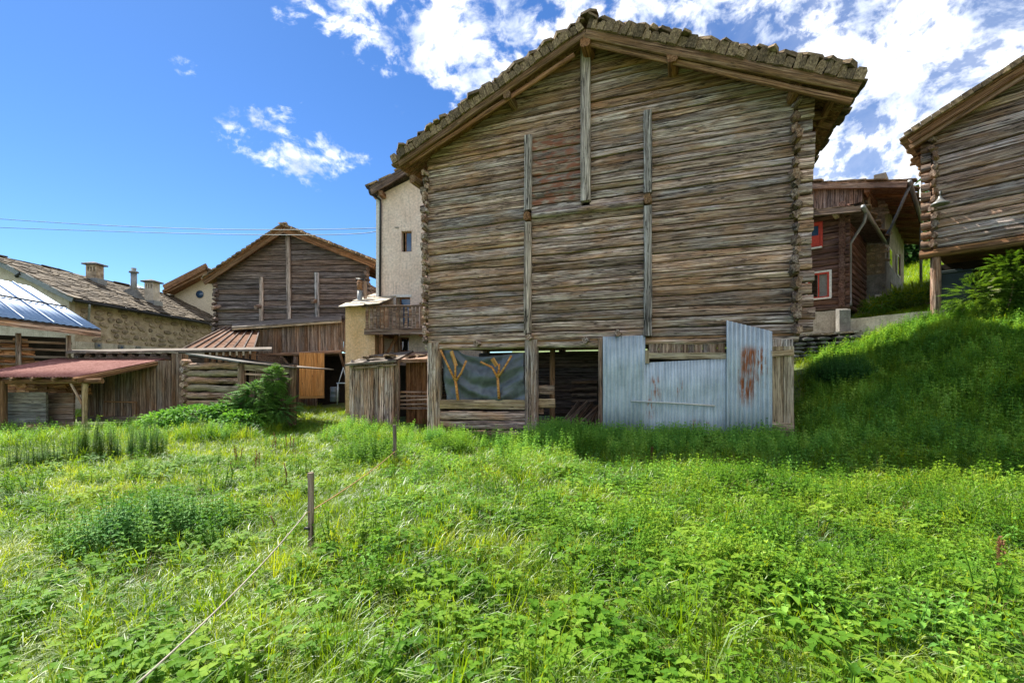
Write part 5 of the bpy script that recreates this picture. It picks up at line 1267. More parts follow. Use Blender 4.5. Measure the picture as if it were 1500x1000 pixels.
beam('bargeboard', s2, (xr0, -2.3, rl_z-.14), (e0.x, -2.3, e0.z-.14), .06, .2, W_PLANK)
# boarded gable front below the high roof, in a plane nearer the camera
yg = -2.0; gl_, gr_ = SF.front(1186, 270, yg).x, SF.front(1259, 270, yg).x
x = gl_; 
while x < gr_:
    w_ = rng.uniform(.10, .17); tz = rl_z-.2+(x-xr0)*(e0.z-rl_z)/(e0.x-xr0)
    beam('gable_board', s2, (x+w_/2, yg+rng.uniform(-.02, .02), SF.front(1220, 305, yg).z), (x+w_/2, yg, tz), .03, w_*.93, W_PLANK, up=(1, 0, 0), seg=3, jit=.008); x += w_
for px in (1264, 1273): xx = SF.front(px, 280, yg+.5).x; beam('frame_post', s2, (xx, yg+.5, SF.front(px, 312, yg+.5).z), (xx, yg+.5, e0.z+.1), .08, .08, W_TAN, up=(1, 0, 0))
beam('purlin', s2, (gr_+.25, yg-.2, e0.z+.05), (gr_+.25, 0, e0.z+.05), .18, .2, W_BROWN)
mb = MB(); mb.box((gl_, yg+.06, zt0+.6), (gr_, yg+.1, e0.z+.3)); link('light_leak_panel', mb.mesh('light_leak_panel', M_INSIDE), s2)
# small pole and rail behind
p = W(1349, 460, 21); o = tube('pole', None, [(p.x, p.y, h1(p.x, p.y)-.2), (p.x, p.y, W(1349, 268, 21).z)], .055, M_ZINC, 8); tag(o, 'thin grey metal pole on the sunny grass between the stone house and right barn', 'pole')
# concrete walls and dry stone wall
cw_ = empty('concrete_wall', tuple(W(1245, 485, 14.2)), 0, 'low pale concrete retaining wall running up to the right barn', 'wall'); oo = Vector(cw_.location)
def cwall(e, o, pA, pB, YA, YB, topA, topB, botd, th, mat, nm):
    a_ = W(pA, topA, YA)-o; b_ = W(pB, topB, YB)-o; d_ = (b_-a_); nrm = Vector((-d_.y, d_.x, 0)).normalized()*th
    if nrm.y < 0: nrm = -nrm
    lo = Vector((0, 0, -botd)); mb = MB(); nseg = 10; vs_ = []
    for i in range(nseg+1):
        t = i/nseg; c = a_.lerp(b_, t)+Vector((0, 0, rng.uniform(-.012, .012)))
        vs_ += [c, c+nrm, c+nrm+lo, c+lo]
    fs_ = [(0, 1, 2, 3), tuple(nseg*4+k for k in (3, 2, 1, 0))]
    for i in range(nseg):
        for k in range(4): p_ = i*4+k; q_ = i*4+(k+1) % 4; fs_.append((p_, p_+4, q_+4, q_))
    mb.add(vs_, fs_); return link(nm, mb.mesh(nm, mat), e)
cwall(cw_, oo, 1245, 1413, 14.4, 12.6, 467, 450, 1.1, .22, M_CONC, 'wall_run')
cwall(cw_, oo, 1240, 1246, 14.6, 14.3, 452, 453, 1.0, .3, M_GCONC, 'end_pillar')
pl = empty('plinth_wall', tuple(W(1210, 485, 14.9)), 0, 'rough pale plaster plinth below the red log house', 'wall'); oo = Vector(pl.location)
cwall(pl, oo, 1170, 1243, 15.3, 14.6, 459, 453, 1.3, .5, M_CONC, 'plinth_face')
ds = empty('dry_stone_wall', tuple(W(1200, 520, 14.0)), 0, 'dark dry stone wall with a board edge right of the big barn', 'wall'); oo = Vector(ds.location)
cwall(ds, oo, 1150, 1262, 14.5, 13.9, 491, 484, .06, .4, W_GREY, 'coping_board')
cwall(ds, oo, 1150, 1255, 14.9, 14.3, 494, 487, 1.6, .1, M_INSIDE, 'core')
py = 494; row = 0
while py < 528:
    rh_ = rng.uniform(5.2, 8.5); px = 1150+rng.uniform(0, 8)
    while px < 1252-row*6:
        w_ = rng.uniform(11, 26); t = (px-1150)/105; Yw = 14.5-.6*t
        c = W(px+w_/2, py+rh_/2-4*t, Yw)-oo; o = link('stone', rng.choice(STM), ds, c, (rng.uniform(-.1, .1), rng.uniform(-.05, .05), -math.pi/2+.1)); o.active_material_index = 0
        o.scale = (.28, w_/F*Yw*.97, rh_/F*Yw*.98); o.material_slots[0].link = 'OBJECT'; o.material_slots[0].material = M_GSTONE; px += w_
    py += rh_; row += 1

# ================================================================== RIGHT BARN (third)
B3 = Frame(*W(1367, 360, 13)[:2], math.atan2(-567, 667)*1.0-.12, 0)
B3 = Frame(*W(1367, 360, 13)[:2], -math.atan2(667, 567), 0)
b3f = lambda px, py, y=0.0: B3.front(px, py, y)
# bargeboard mapping: eave tip (1332,203), up to (1500,95)
oh3 = -.35
t3 = b3f(1332, 206, oh3); u3 = b3f(1500, 100, oh3); m3 = (u3.z-t3.z)/(u3.x-t3.x)
ap3 = (t3.x+5.2, t3.z+5.2*m3); z30 = .5*(b3f(1370, 366).z+b3f(1500, 330).z)
z30 = b3f(1370, 364).z
barn3, f3 = gable_barn('log_barn', B3, 'grey-brown log barn on timber posts at the right edge with an enamel lamp', 0, 9.5, z30, ap3, (t3.x, t3.z), (10.4, t3.z), oh3, 8, W_GREY, (.24, .33), [])
corner_ends(barn3, .02, z30, f3(0)-.1, .28, W_PLANK, out=.26, w_=.17)
z = z30
while z < f3(0)-.2:
    beam('log_end', barn3, (-.05, .1, z+.14), (-.27, .1, z+.14), .2, .25*rng.uniform(.7, 1.05), W_PLANK, seg=2, jit=.016, rnd=.14)
    beam('side_log', barn3, (0, .15, z+.14), (0, 8, z+.14), .2, .27, W_GREY, seg=4, jit=.012, rnd=.22); z += .28
for (A_, B_, sg) in ((ap3, (t3.x, t3.z), -1), (ap3, (10.4, t3.z), 1)):
    beam('bargeboard', barn3, (A_[0], oh3, A_[1]-.02), (B_[0], oh3, B_[1]-.02), .08, .18, W_BROWN, seg=8, jit=.006)
    beam('bargeboard', barn3, (A_[0], oh3+.05, A_[1]-.18), (B_[0], oh3+.05, B_[1]-.18), .06, .13, W_BROWN, seg=8, jit=.006)
    q4 = [Vector((A_[0], oh3-.08, A_[1]+.12)), Vector((B_[0]+sg*.05, oh3-.08, B_[1]+.12)), Vector((B_[0]+sg*.05, 8.4, B_[1]+.12)), Vector((A_[0], 8.4, A_[1]+.12))]
    if sg < 0: q4 = [q4[1], q4[0], q4[3], q4[2]]
    quad_slab('roof_deck', barn3, q4, .05, W_BROWN)
    for k in range(22): yy = oh3+.3+k*.38; beam('rafter', barn3, (A_[0], yy, A_[1]-.02), (B_[0], yy, B_[1]-.02), .09, .13, W_BROWN)
    Lr = math.hypot(B_[0]-A_[0], B_[1]-A_[1]); U = Vector((B_[0]-A_[0], 0, B_[1]-A_[1])).normalized()
    s_ = 0
    while s_ < Lr:
        w_ = rng.uniform(.16, .26); p = Vector((A_[0], oh3-.02, A_[1]+.19))+U*(s_+w_/2)
        o = beam('roof_block', barn3, p-U*w_*.48, p+U*w_*.48, .3, .13*rng.uniform(.85, 1.1), M_SLAB, jit=.006); s_ += w_
    slab_field('roof_slabs', barn3, (B_[0]+sg*.05, oh3, B_[1]+.13), (B_[0]+sg*.05, 8.4, B_[1]+.13), (A_[0], 8.4, A_[1]+.13), (A_[0], oh3, A_[1]+.13), .36, .3, .05, M_SLAB)
for px, py in ((1337, 198), (1466, 117)):
    p = b3f(px, py, oh3); tube('roof_spike', barn3, [p, p+Vector((0, 0, .16))], .015, M_BLACKMET, 5)
beam('sill_beam', barn3, (-.3, .1, z30-.12), (9.5, .1, z30-.12), .24, .24, W_BROWN, seg=12, jit=.015, rnd=.3)
for k in range(6): beam('floor_board', barn3, (0, .4+k*.9, z30-.05), (9.5, .4+k*.9, z30-.05), .86, .05, W_BROWN)
gp = lambda x, y: h1(*B3.world((x, y, 0))[:2])-.2
xx = b3f(1370, 400, .1).x; beam('post', barn3, (xx, .16, gp(xx, 0)-.3), (xx, .16, z30-.22), .2, .22, W_GREY, up=(1, 0, 0), seg=5, jit=.01, rnd=.2)
for x_ in (3.2, 6.4): beam('post', barn3, (x_, .2, gp(x_, 0)), (x_, .2, z30-.2), .24, .24, W_GREY, up=(1, 0, 0), rnd=.2)
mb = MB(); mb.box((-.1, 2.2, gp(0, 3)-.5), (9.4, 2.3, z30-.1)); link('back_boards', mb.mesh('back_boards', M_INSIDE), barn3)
# enamel lamp on a bracket
lz = b3f(1377, 300, -.3); lm = empty('wall_lamp', tuple(B3.world((lz.x, -.02, lz.z))), B3.yaw, 'grey conical enamel lamp on a bracket on the right barn', 'lamp')
tube('bracket', lm, [(0, 0, .38), (0, -.12, .42), (.0, -.26, .36), (0, -.28, .22)], .018, M_ZINC, 7)
mb = MB(); n = 16
prof = [(.035, .24), (.05, .18), (.11, .10), (.20, .04), (.21, .0), (.19, .0), (.10, .07), (.03, .15)]
for q_, z_ in prof:
    for k in range(n): mb.v.append((q_*math.cos(6.2832*k/n), -.28+q_*math.sin(6.2832*k/n), z_))
for i in range(len(prof)-1):
    for k in range(n): mb.f.append((i*n+k, i*n+(k+1) % n, (i+1)*n+(k+1) % n, (i+1)*n+k)); mb.mi.append(0); mb.sm.append(True)
link('lamp_shade', mb.mesh('lamp_shade', M_LAMP), lm)
# dark green bins under the barn
for i, (px, lab) in enumerate(((1387, 'dark green bin beside the post under the right barn'), (1404, 'dark green bin half hidden by the bright bush'))):
    c = B3.world(b3f(px, 440, .9)); gz3 = h1(c.x, c.y); hgt = max(.8, W(px, 402, c.y).z-gz3)
    e = empty('waste_bin', (c.x, c.y, gz3), B3.yaw, lab, 'bin', 'dark bins under the right barn')
    mb = MB(); mb.add([(-.26, -.26, 0), (.26, -.26, 0), (.26, .26, 0), (-.26, .26, 0), (-.31, -.31, hgt), (.31, -.31, hgt), (.31, .31, hgt), (-.31, .31, hgt)], [(3, 2, 1, 0), (0, 1, 5, 4), (1, 2, 6, 5), (2, 3, 7, 6), (3, 0, 4, 7), (4, 5, 6, 7)]); link('body', mb.mesh('body', M_BIN), e)
    beam('lid', e, (-.34, 0, hgt+.04), (.34, 0, hgt+.04), .68, .07, M_BIN, rnd=.3, seg=2)

# ================================================================== VEGETATION BUILDERS
def leaf(mb, p, d, up, L, wd, droop=.25, fold=.25, nseg=3, mi=0):
    d = d.normalized(); s = d.cross(up)
    if s.length < 1e-3: s = d.cross(Vector((1, 0, 0)))
    s.normalize(); n = s.cross(d).normalized()
    vs_ = []; prof = (0.0, .8, 1.0, .55, 0.0) if nseg == 4 else (0.0, 1.0, .75, 0.0)
    for i in range(nseg+1):
        t = i/nseg; c = p+d*(L*t)-Vector((0, 0, 1))*(droop*L*t*t); wv = wd*prof[i]*.5
        if i in (0, nseg): vs_.append(c)
        else: vs_ += [c-s*wv+n*wv*fold*2, c, c+s*wv+n*wv*fold*2]
    fs_ = [(0, 2, 1), (0, 3, 2)]
    for i in range(nseg-2):
        a = 1+3*i; fs_ += [(a, a+1, a+4, a+3), (a+1, a+2, a+5, a+4)]
    a = 1+3*(nseg-2); e = len(vs_)-1; fs_ += [(a, a+1, e), (a+1, a+2, e)]
    mb.add(vs_, fs_, mi, True)
def tuft(r_, n, hmin, hmax, rad, wd, lean=.6, mi=0):
    mb = MB()
    for _ in range(n):
        a = r_.uniform(0, 6.283); q_ = rad*math.sqrt(r_.random()); b = Vector((q_*math.cos(a), q_*math.sin(a), -.02))
        a2_ = a+r_.uniform(-1, 1); hh = r_.uniform(hmin, hmax); ln = r_.uniform(.1, lean)*hh; d_ = Vector((math.cos(a2_), math.sin(a2_), 0)); s = Vector((-d_.y, d_.x, 0))*wd*r_.uniform(.6, 1.2)
        vs_ = []
        for t, wq in ((0, .8), (.4, 1), (.75, .7)):
            c = b+d_*(ln*t*t*1.2)+Vector((0, 0, hh*(t-.25*t*t*ln/hh))); vs_ += [c-s*wq*.5, c+s*wq*.5]
        vs_.append(b+d_*ln*1.25+Vector((0, 0, hh*(.92-.35*ln/hh))))
        mb.add(vs_, [(0, 1, 3, 2), (2, 3, 5, 4), (4, 5, 6)], mi, True)
    return mb
def nettle(r_, h_, mb=None, base=Vector((0, 0, 0)), leafL=.09, lean=None, mi=0, ms=0, wr=.5, sp=.055):
    mb = mb or MB(); ln = lean or Vector((r_.uniform(-.12, .12), r_.uniform(-.12, .12), 0))*h_
    pts = [base+ln*(t*t)+Vector((0, 0, h_*t)) for t in (0, .35, .7, 1)]
    tube_mb(mb, pts, [.004, .0035, .003, .0015], 3, ms, False)
    npair = int(h_/sp); rot = r_.uniform(0, 3)
    for i in range(npair):
        t = .15+.85*i/npair; c = base+ln*t*t+Vector((0, 0, h_*t)); a = rot+i*1.57; L = leafL*(1.15-.65*t)*r_.uniform(.8, 1.2)*(.55 if t < .2 else 1)
        for s in (0, math.pi):
            d_ = Vector((math.cos(a+s), math.sin(a+s), r_.uniform(.1, .6))); leaf(mb, c, d_, Vector((0, 0, 1)), L, L*wr, .5, .2, 3, mi)
    for k in range(4):
        a = k*1.57+.4; leaf(mb, pts[-1], Vector((math.cos(a), math.sin(a), 1.2)), Vector((0, 0, 1)), leafL*.4, leafL*.2, .1, .2, 3, mi)
    return mb
def rosette(r_, n, L, wd, up=.5, mi=0, base=Vector((0, 0, 0)), mb=None, stem=.3):
    mb = mb or MB()
    for i in range(n):
        a = 6.283*i/n+r_.uniform(-.4, .4); L_ = L*r_.uniform(.6, 1.15); el = r_.uniform(up*.4, up*1.4); d_ = Vector((math.cos(a), math.sin(a), el))
        p0 = base+Vector((0, 0, r_.uniform(0, .03))); p1 = p0+d_.normalized()*L_*stem; tube_mb(mb, [p0, p1], .0025, 3, mi, False)
        leaf(mb, p1, Vector((d_.x, d_.y, el*.7)), Vector((0, 0, 1)), L_, wd*L_*r_.uniform(.8, 1.2), r_.uniform(.25, .6), .2, 4, mi)
    return mb
def frond(mb, r_, base, d_, L, mi=0, npair=9, lw=.3, dr=.35):
    pts = []
    for i in range(5):
        t = i/4; pts.append(base+d_*L*t-Vector((0, 0, L*dr*t*t)))
    tube_mb(mb, pts, [.004, .003, .002, .002, .001], 3, mi, False)
    for i in range(npair):
        t = .18+.8*i/npair; c = base+d_*L*t-Vector((0, 0, L*dr*t*t)); tan = (d_-Vector((0, 0, .7*t))).normalized(); s = tan.cross(Vector((0, 0, 1))).normalized()
        LL = L*lw*math.sin(math.pi*min(1, .18+t*.85))*r_.uniform(.85, 1.1)
        for sg in (-1, 1): leaf(mb, c, (s*sg+tan*.45+Vector((0, 0, .15))), Vector((0, 0, 1)), LL, LL*.42, .25, .15, 3, mi)
    c = pts[-1]; leaf(mb, c, (pts[-1]-pts[-2]), Vector((0, 0, 1)), L*.1, L*.04, .1, .1, 3, mi)
def fernplant(r_, n, L, up=1.0, lw=.3, mb=None, base=Vector((0, 0, 0)), dr=.35):
    mb = mb or MB()
    for i in range(n):
        a = 6.283*i/n+r_.uniform(-.4, .4); frond(mb, r_, base, Vector((math.cos(a), math.sin(a), up*r_.uniform(.6, 1.8))).normalized(), L*r_.uniform(.7, 1.15), 0, 9 if L < .5 else 14, lw, dr)
    return mb
lib = bpy.data.collections.new('plant_shapes'); LIB = []
def reg(mb, mats, nm):
    o = bpy.data.objects.new('%02d_%s' % (len(LIB), nm), mb.mesh(nm, mats)); lib.objects.link(o); LIB.append(o); return len(LIB)-1
rr = random.Random(5)
SRT = [reg(tuft(rr, 30, .06, .15, .10, .006, .9), L_GRASS, 'turf') for _ in range(4)]
GRS = [reg(tuft(rr, 26, .14, .32, .08, .007, .8), L_GRASS, 'grass') for _ in range(4)]
LNG = [reg(tuft(rr, 22, .30, .52, .07, .008, .7), L_GRASS, 'grass') for _ in range(3)]
HRB = [reg(rosette(rr, 14+k, .07+.018*k, .34+.06*(k%2), .7), L_HERB, 'herb') for k in range(4)]
def clover(r_):
    mb = MB()
    for _ in range(16):
        b = Vector((r_.uniform(-.11, .11), r_.uniform(-.11, .11), 0)); top = b+Vector((r_.uniform(-.03, .03), r_.uniform(-.03, .03), r_.uniform(.05, .16))); tube_mb(mb, [b, top], .0016, 3, 0, False); a0 = r_.uniform(0, 6)
        for k in range(3): a = a0+k*2.09; leaf(mb, top, Vector((math.cos(a), math.sin(a), .3)), Vector((0, 0, 1)), .035, .026, .3, .15)
    return mb
CLV = [reg(clover(rr), L_HERB, 'clover') for _ in range(2)]
def multi_nettle(r_, n, h0, h1_, rad, lL=.09, wr=.5, sp=.055):
    mb = MB()
    for _ in range(n):
        a = r_.uniform(0, 6.28); q_ = rad*math.sqrt(r_.random()); nettle(r_, r_.uniform(h0, h1_), mb, Vector((q_*math.cos(a), q_*math.sin(a), 0)), lL, None, 0, 0, wr, sp)
    return mb
NET = [reg(multi_nettle(rr, 5, .28, .5, .16), L_NETTLE, 'nettle') for _ in range(3)]
NES = [reg(multi_nettle(rr, 5, .14, .28, .14, .07), L_NETTLE, 'nettle') for _ in range(3)]
LUP = [reg(multi_nettle(rr, 7, .10, .24, .13, .055, .42, .03), L_HERB, 'leafy_stem') for _ in range(3)]+[reg(multi_nettle(rr, 5, .16, .34, .12, .08, .24, .032), L_HERB, 'lanceolate') for _ in range(3)]
LAN = [len(LIB)-3, len(LIB)-2, len(LIB)-1]
FRN = [reg(fernplant(rr, 6, .34, .8, .3), L_FERN, 'fern') for _ in range(3)]
DOC = [reg(rosette(rr, 9, .20, .28, 1.1), L_HERB, 'dock') for _ in range(2)]
DRY = [reg(tuft(rr, 7, .25, .5, .05, .004, .5), L_DRY, 'straw') for _ in range(2)]
DSH = [reg(tuft(rr, 14, .06, .16, .12, .006, 1.4), L_DRY, 'straw') for _ in range(2)]
def flowers(r_, mat_h=.03):
    mb = tuft(r_, 5, .2, .34, .08, .004, .4)
    for _ in range(5):
        c = Vector((r_.uniform(-.1, .1), r_.uniform(-.1, .1), r_.uniform(.2, .36)))
        for k in range(6): a = k*1.05; leaf(mb, c, Vector((math.cos(a), math.sin(a), .3)), Vector((0, 0, 1)), .022, .016, .1, .1, 3, 1)
    return mb
FLW = [reg(flowers(rr), [L_GRASS, L_PALE], 'flower') for _ in range(2)]
def seedhead(r_):
    mb = MB()
    for _ in range(3):
        b = Vector((r_.uniform(-.08, .08), r_.uniform(-.08, .08), 0)); h_ = r_.uniform(.35, .6); tp = b+Vector((r_.uniform(-.06, .06), r_.uniform(-.06, .06), h_)); tube_mb(mb, [b, tp], [.005, .003], 4, 0, False)
        for k in range(46):
            t = r_.uniform(.45, 1); c = b.lerp(tp, t); a = r_.uniform(0, 6.28); leaf(mb, c, Vector((math.cos(a), math.sin(a), 1.0)), Vector((0, 0, 1)), .035, .018, .1, .2, 3, 0)
    return mb
RST = [reg(seedhead(rr), L_RUST, 'seedhead') for _ in range(2)]

# ---- scatter
nr = np.random.RandomState(3)
def fbm(x, y, s, o=0.0):
    out = np.zeros_like(x); a = 1
    for k in range(3):
        f = s*2**k; out += a*(np.sin(x*f*1.31+o+k*1.7+1.9*np.sin(y*f*.83+o*2))*np.cos(y*f*1.17-o+k*2.3+1.6*np.sin(x*f*.71+k))); a *= .55
    return out/1.85
def inpoly(x, y, P_):
    ins = np.zeros(len(x), bool); n = len(P_)
    for i in range(n):
        (x1_, y1_), (x2_, y2_) = P_[i], P_[(i+1) % n]
        c = ((y1_ > y) != (y2_ > y)) & (x < (x2_-x1_)*(y-y1_)/((y2_-y1_) if abs(y2_-y1_) > 1e-9 else 1e-9)+x1_); ins ^= c
    return ins
def fp(fr, x0, x1, y0, y1): return [tuple(fr.world((a, b, 0))[:2]) for a, b in ((x0, y0), (x1, y0), (x1, y1), (x0, y1))]
BLOCK = [fp(B, X0-.1, X1+.1, .02, BD), fp(D2, x20, x21+.5, -2.3, 9), fp(PH, 0, 4.4, 0, 7), fp(OC, 0, 2, 0, 3), fp(PS, 0, 2.3, 0, 2.4), fp(SH, -8, 0, 0, 17), fp(LS, -8, .2, .6, 3),
         fp(RD, -8, 3.2, pw-.05, 5), fp(LC, .0, 3.4, .05, 3), fp(RH, -4.2, 0, 0, 5), fp(SF, -5, 0, 0, 5), fp(CR, 0, 3, 0, 3)]
def scatter_pts(n, ymax=26, xr_=1.28, power=1.0):
    """random ground points, denser near the camera in proportion to how large the ground shows"""
    Y = 1.5+(ymax-1.5)*nr.rand(n)**power; X = (nr.rand(n)*2-1)*(Y*xr_+.8)
    wgt = np.ones(n); keep = ~np.logical_or.reduce([inpoly(X, Y, P_) for P_ in BLOCK]); return X[keep], Y[keep]
def project(X, Y, Z): return 750+F*X/Y, HOR-F*(Z-EYE)/Y
PTS = {k: [] for k in ('pos', 'rot', 'scl', 'idx')}
def put(X, Y, ids, s0, s1, tilt=.25, zoff=-.01, slopefollow=0):
    n = len(X)
    if n == 0: return
    Z = H(X, Y)+zoff
    PTS['pos'].append(np.stack([X, Y, Z], 1)); PTS['rot'].append(np.stack([nr.uniform(-tilt, tilt, n), nr.uniform(-tilt, tilt, n), nr.uniform(0, 6.283, n)], 1))
    PTS['scl'].append(nr.uniform(s0, s1, n)); PTS['idx'].append(nr.choice(ids, n))
def sel(X, Y, m): return X[m], Y[m]
def bare(X, Y):
    Z = H(X, Y); px, py = project(X, Y, Z); b = np.zeros(len(X))
    for (cx, cy, sx, sy, a) in ((67, 1000, 30, 60, 1.0), (60, 850, 110, 45, .97), (230, 868, 80, 28, .97), (1085, 925, 70, 32, .98), (20, 770, 60, 22, .95), (640, 845, 60, 12, .97), (780, 840, 60, 22, .5), (120, 770, 90, 25, .5), (830, 720, 50, 12, .5), (1450, 965, 60, 30, .5), (640, 845, 70, 8, .7)):
        b = np.maximum(b, a*np.exp(-((px-cx)/sx)**2-((py-cy)/sy)**2))
    return b
def field(n, ids, s0, s1, fn, ymax=24, power=1.0, tilt=.25, xr_=1.28):
    X, Y = scatter_pts(n, ymax, xr_, power); Z = H(X, Y); px, py = project(X, Y, Z)
    p = fn(X, Y, px, py)*(1-bare(X, Y)); m = nr.rand(len(X)) < p; put(X[m], Y[m], ids, s0, s1, tilt)
ones = lambda X, Y, px, py: np.ones(len(X))
right = lambda px, py: 1/(1+np.exp(-(px-980)/120))
leafy = lambda X, Y, px, py: np.clip(.25+.8*right(px, py)*(py < 860)+.8*fbm(X, Y, 1.1, 2.), 0.0, 1)
field(26000, SRT, .7, 1.3, ones, 9, 1.0)
field(26000, SRT, .9, 1.8, ones, 24, .9)
field(9500, GRS, .55, 1.15, lambda X, Y, px, py: np.clip(.55+.9*fbm(X, Y, 1.4, .3), .05, 1)*(1-.45*right(px, py)), 9)
field(11000, GRS, .7, 1.3, lambda X, Y, px, py: np.clip(.5+.8*fbm(X, Y, .8, .9), .05, 1), 22)
field(2600, LNG, .5, .95, lambda X, Y, px, py: np.clip(.05+1.1*fbm(X, Y, .9, 4.1), 0, .9), 14)
field(12000, HRB, .4, 1.0, leafy, 10)
field(7000, CLV, .8, 1.5, lambda X, Y, px, py: np.clip(.4+.9*fbm(X, Y, 1.3, 7.), 0, 1), 10)
field(12500, LUP, .5, 1.15, lambda X, Y, px, py: np.clip(1.0*right(px, py)*(py < 900)+.55*fbm(X, Y, 1.0, 5.)-.05, 0, 1), 12)
field(5500, NES, .7, 1.3, lambda X, Y, px, py: np.clip(.15+.7*fbm(X, Y, .7, 3.)+.5*(Y > 7), 0, 1)*(px > 560), 13)
field(3600, FRN, .35, 1.0, lambda X, Y, px, py: np.clip(.7*fbm(X, Y, .8, 9.), 0, .6), 13)
field(1100, DOC, .5, 1.05, lambda X, Y, px, py: np.clip(.12+.7*right(px, py)*(py > 720)*np.clip(fbm(X, Y, 1.2, 6.)+.2, 0, 1), 0, 1), 9)
field(3200, DRY, .4, 1.0, lambda X, Y, px, py: np.clip(.1+.6*fbm(X, Y, 1.1, 8.), 0, .6), 12)
field(9000, DSH, .5, 1.1, lambda X, Y, px, py: np.clip(.25+.8*fbm(X, Y, 1.2, 8.5), 0, .8), 7)
field(25, FLW, .5, .9, lambda X, Y, px, py: np.clip(.25+.5*fbm(X, Y, .7, 1.5), 0, .7), 9)
field(900, NET, .45, .85, lambda X, Y, px, py: np.clip(1.5*fbm(X, Y, .75, 2.2)-.35, 0, 1)*(px > 620)*(Y > 4.2), 11)
field(1600, LAN, .8, 1.5, lambda X, Y, px, py: np.clip(1.4*fbm(X, Y, .8, 5.2)-.2, 0, 1), 10)
field(3000, GRS+LNG, .7, 1.1, lambda X, Y, px, py: np.clip(.9*fbm(X, Y, 1.6, 3.2)-.1, 0, 1), 6)
def band(poly, n, ids, s0, s1, p=1.0, tilt=.2):
    """fill a ground polygon given in plan"""
    P_ = np.array(poly); X = nr.uniform(P_[:, 0].min(), P_[:, 0].max(), n); Y = nr.uniform(P_[:, 1].min(), P_[:, 1].max(), n)
    m = inpoly(X, Y, poly) & ~np.logical_or.reduce([inpoly(X, Y, q_) for q_ in BLOCK]); put(X[m], Y[m], ids, s0, s1, tilt)
def along(p0, p1, wd, n, ids, s0, s1, tilt=.2):
    t = nr.rand(n); X = p0[0]+(p1[0]-p0[0])*t+nr.uniform(-wd, wd, n); Y = p0[1]+(p1[1]-p0[1])*t+nr.uniform(-wd, wd, n); m = ~np.logical_or.reduce([inpoly(X, Y, q_) for q_ in BLOCK]); put(X[m], Y[m], ids, s0, s1, tilt)
bw = lambda x, y: tuple(B.world((x, y, 0))[:2])
along(bw(X0+3.6, -.6), bw(X1-.3, -.6), .40, 420, NET, .85, 1.3)
along(bw(X0, -1.0), bw(X0+4.2, -1.0), .5, 360, NES+LUP+NET, .6, 1.0)
along(bw(X0+3, -1.5), bw(X1+.6, -1.7), .5, 520, NES+NET, .7, 1.1)
# right slope: low nettles and leafy herbs, thick
slope_poly = [(5.9, 8.6), (6.6, 10.4), (9.4, 14.2), (12, 13), (16, 13), (15, 7), (8.5, 5.6)]
band(slope_poly, 6500, NES, .7, 1.35); band(slope_poly, 3000, LUP, .9, 1.5); band(slope_poly, 1600, GRS, .8, 1.3); band(slope_poly, 700, FRN, .8, 1.5); band(slope_poly, 420, NET, .8, 1.2); band(slope_poly, 500, DOC, .6, 1.0)
# left edge growth before the sheds
band([(-16, 10.5), (-7.0, 12.3), (-7.2, 14.8), (-12, 14.6), (-18, 13.2)], 1500, NES+NET, .6, 1.1); band([(-16, 10.5), (-7.0, 12.3), (-7.2, 14.8), (-12, 14.6), (-18, 13.2)], 1400, GRS+LNG, .9, 1.3)
band([(19, 28), (32, 28), (50, 50), (34, 52)], 7000, SRT+GRS, 2.6, 4.5); band([(13, 16.5), (19, 16), (30, 30), (22, 34)], 5000, SRT+GRS, 1.6, 3.2); band([(-8.5, 12.5), (-5.2, 12.6), (-4.4, 14.6), (-8.4, 16)], 450, NES+FRN, .6, .9)
band([(-5.2, 12.2), (-2.8, 12.6), (-3.0, 14.2), (-5.2, 14.4)], 260, NET+FRN+LNG, .7, 1.1)
pos = np.concatenate(PTS['pos']); rot = np.concatenate(PTS['rot']); scl = np.concatenate(PTS['scl']); idx = np.concatenate(PTS['idx'])
print('plants', len(pos))
def gn_tree():
    ng = bpy.data.node_groups.new('plant_scatter', 'GeometryNodeTree')
    ng.interface.new_socket('Geometry', in_out='INPUT', socket_type='NodeSocketGeometry'); ng.interface.new_socket('Geometry', in_out='OUTPUT', socket_type='NodeSocketGeometry')
    N = ng.nodes; Lk = ng.links; gi = N.new('NodeGroupInput'); go = N.new('NodeGroupOutput')
    iop = N.new('GeometryNodeInstanceOnPoints'); ci = N.new('GeometryNodeCollectionInfo'); ci.inputs['Collection'].default_value = lib
    ci.inputs['Separate Children'].default_value = True; ci.inputs['Reset Children'].default_value = True
    def attr(nm, typ):
        a = N.new('GeometryNodeInputNamedAttribute'); a.data_type = typ; a.inputs['Name'].default_value = nm; return [o_ for o_ in a.outputs if o_.enabled and o_.name == 'Attribute'][0]
    Lk.new(gi.outputs[0], iop.inputs['Points']); Lk.new(ci.outputs[0], iop.inputs['Instance']); iop.inputs['Pick Instance'].default_value = True
    Lk.new(attr('idx', 'INT'), iop.inputs['Instance Index']); Lk.new(attr('rot', 'FLOAT_VECTOR'), iop.inputs['Rotation']); Lk.new(attr('scl', 'FLOAT'), iop.inputs['Scale'])
    Lk.new(iop.outputs[0], go.inputs[0]); return ng
GN = gn_tree()
def cloud(name, m, label):
    me = bpy.data.meshes.new(name); me.vertices.add(int(m.sum())); me.vertices.foreach_set('co', pos[m].astype(np.float32).ravel())
    a = me.attributes.new('idx', 'INT', 'POINT'); a.data.foreach_set('value', idx[m].astype(np.int32))
    a = me.attributes.new('rot', 'FLOAT_VECTOR', 'POINT'); a.data.foreach_set('vector', rot[m].astype(np.float32).ravel())
    a = me.attributes.new('scl', 'FLOAT', 'POINT'); a.data.foreach_set('value', scl[m].astype(np.float32))
    o = link(name, me); md = o.modifiers.new('scatter', 'NODES'); md.node_group = GN; tag(o, label, 'vegetation', kind='stuff')
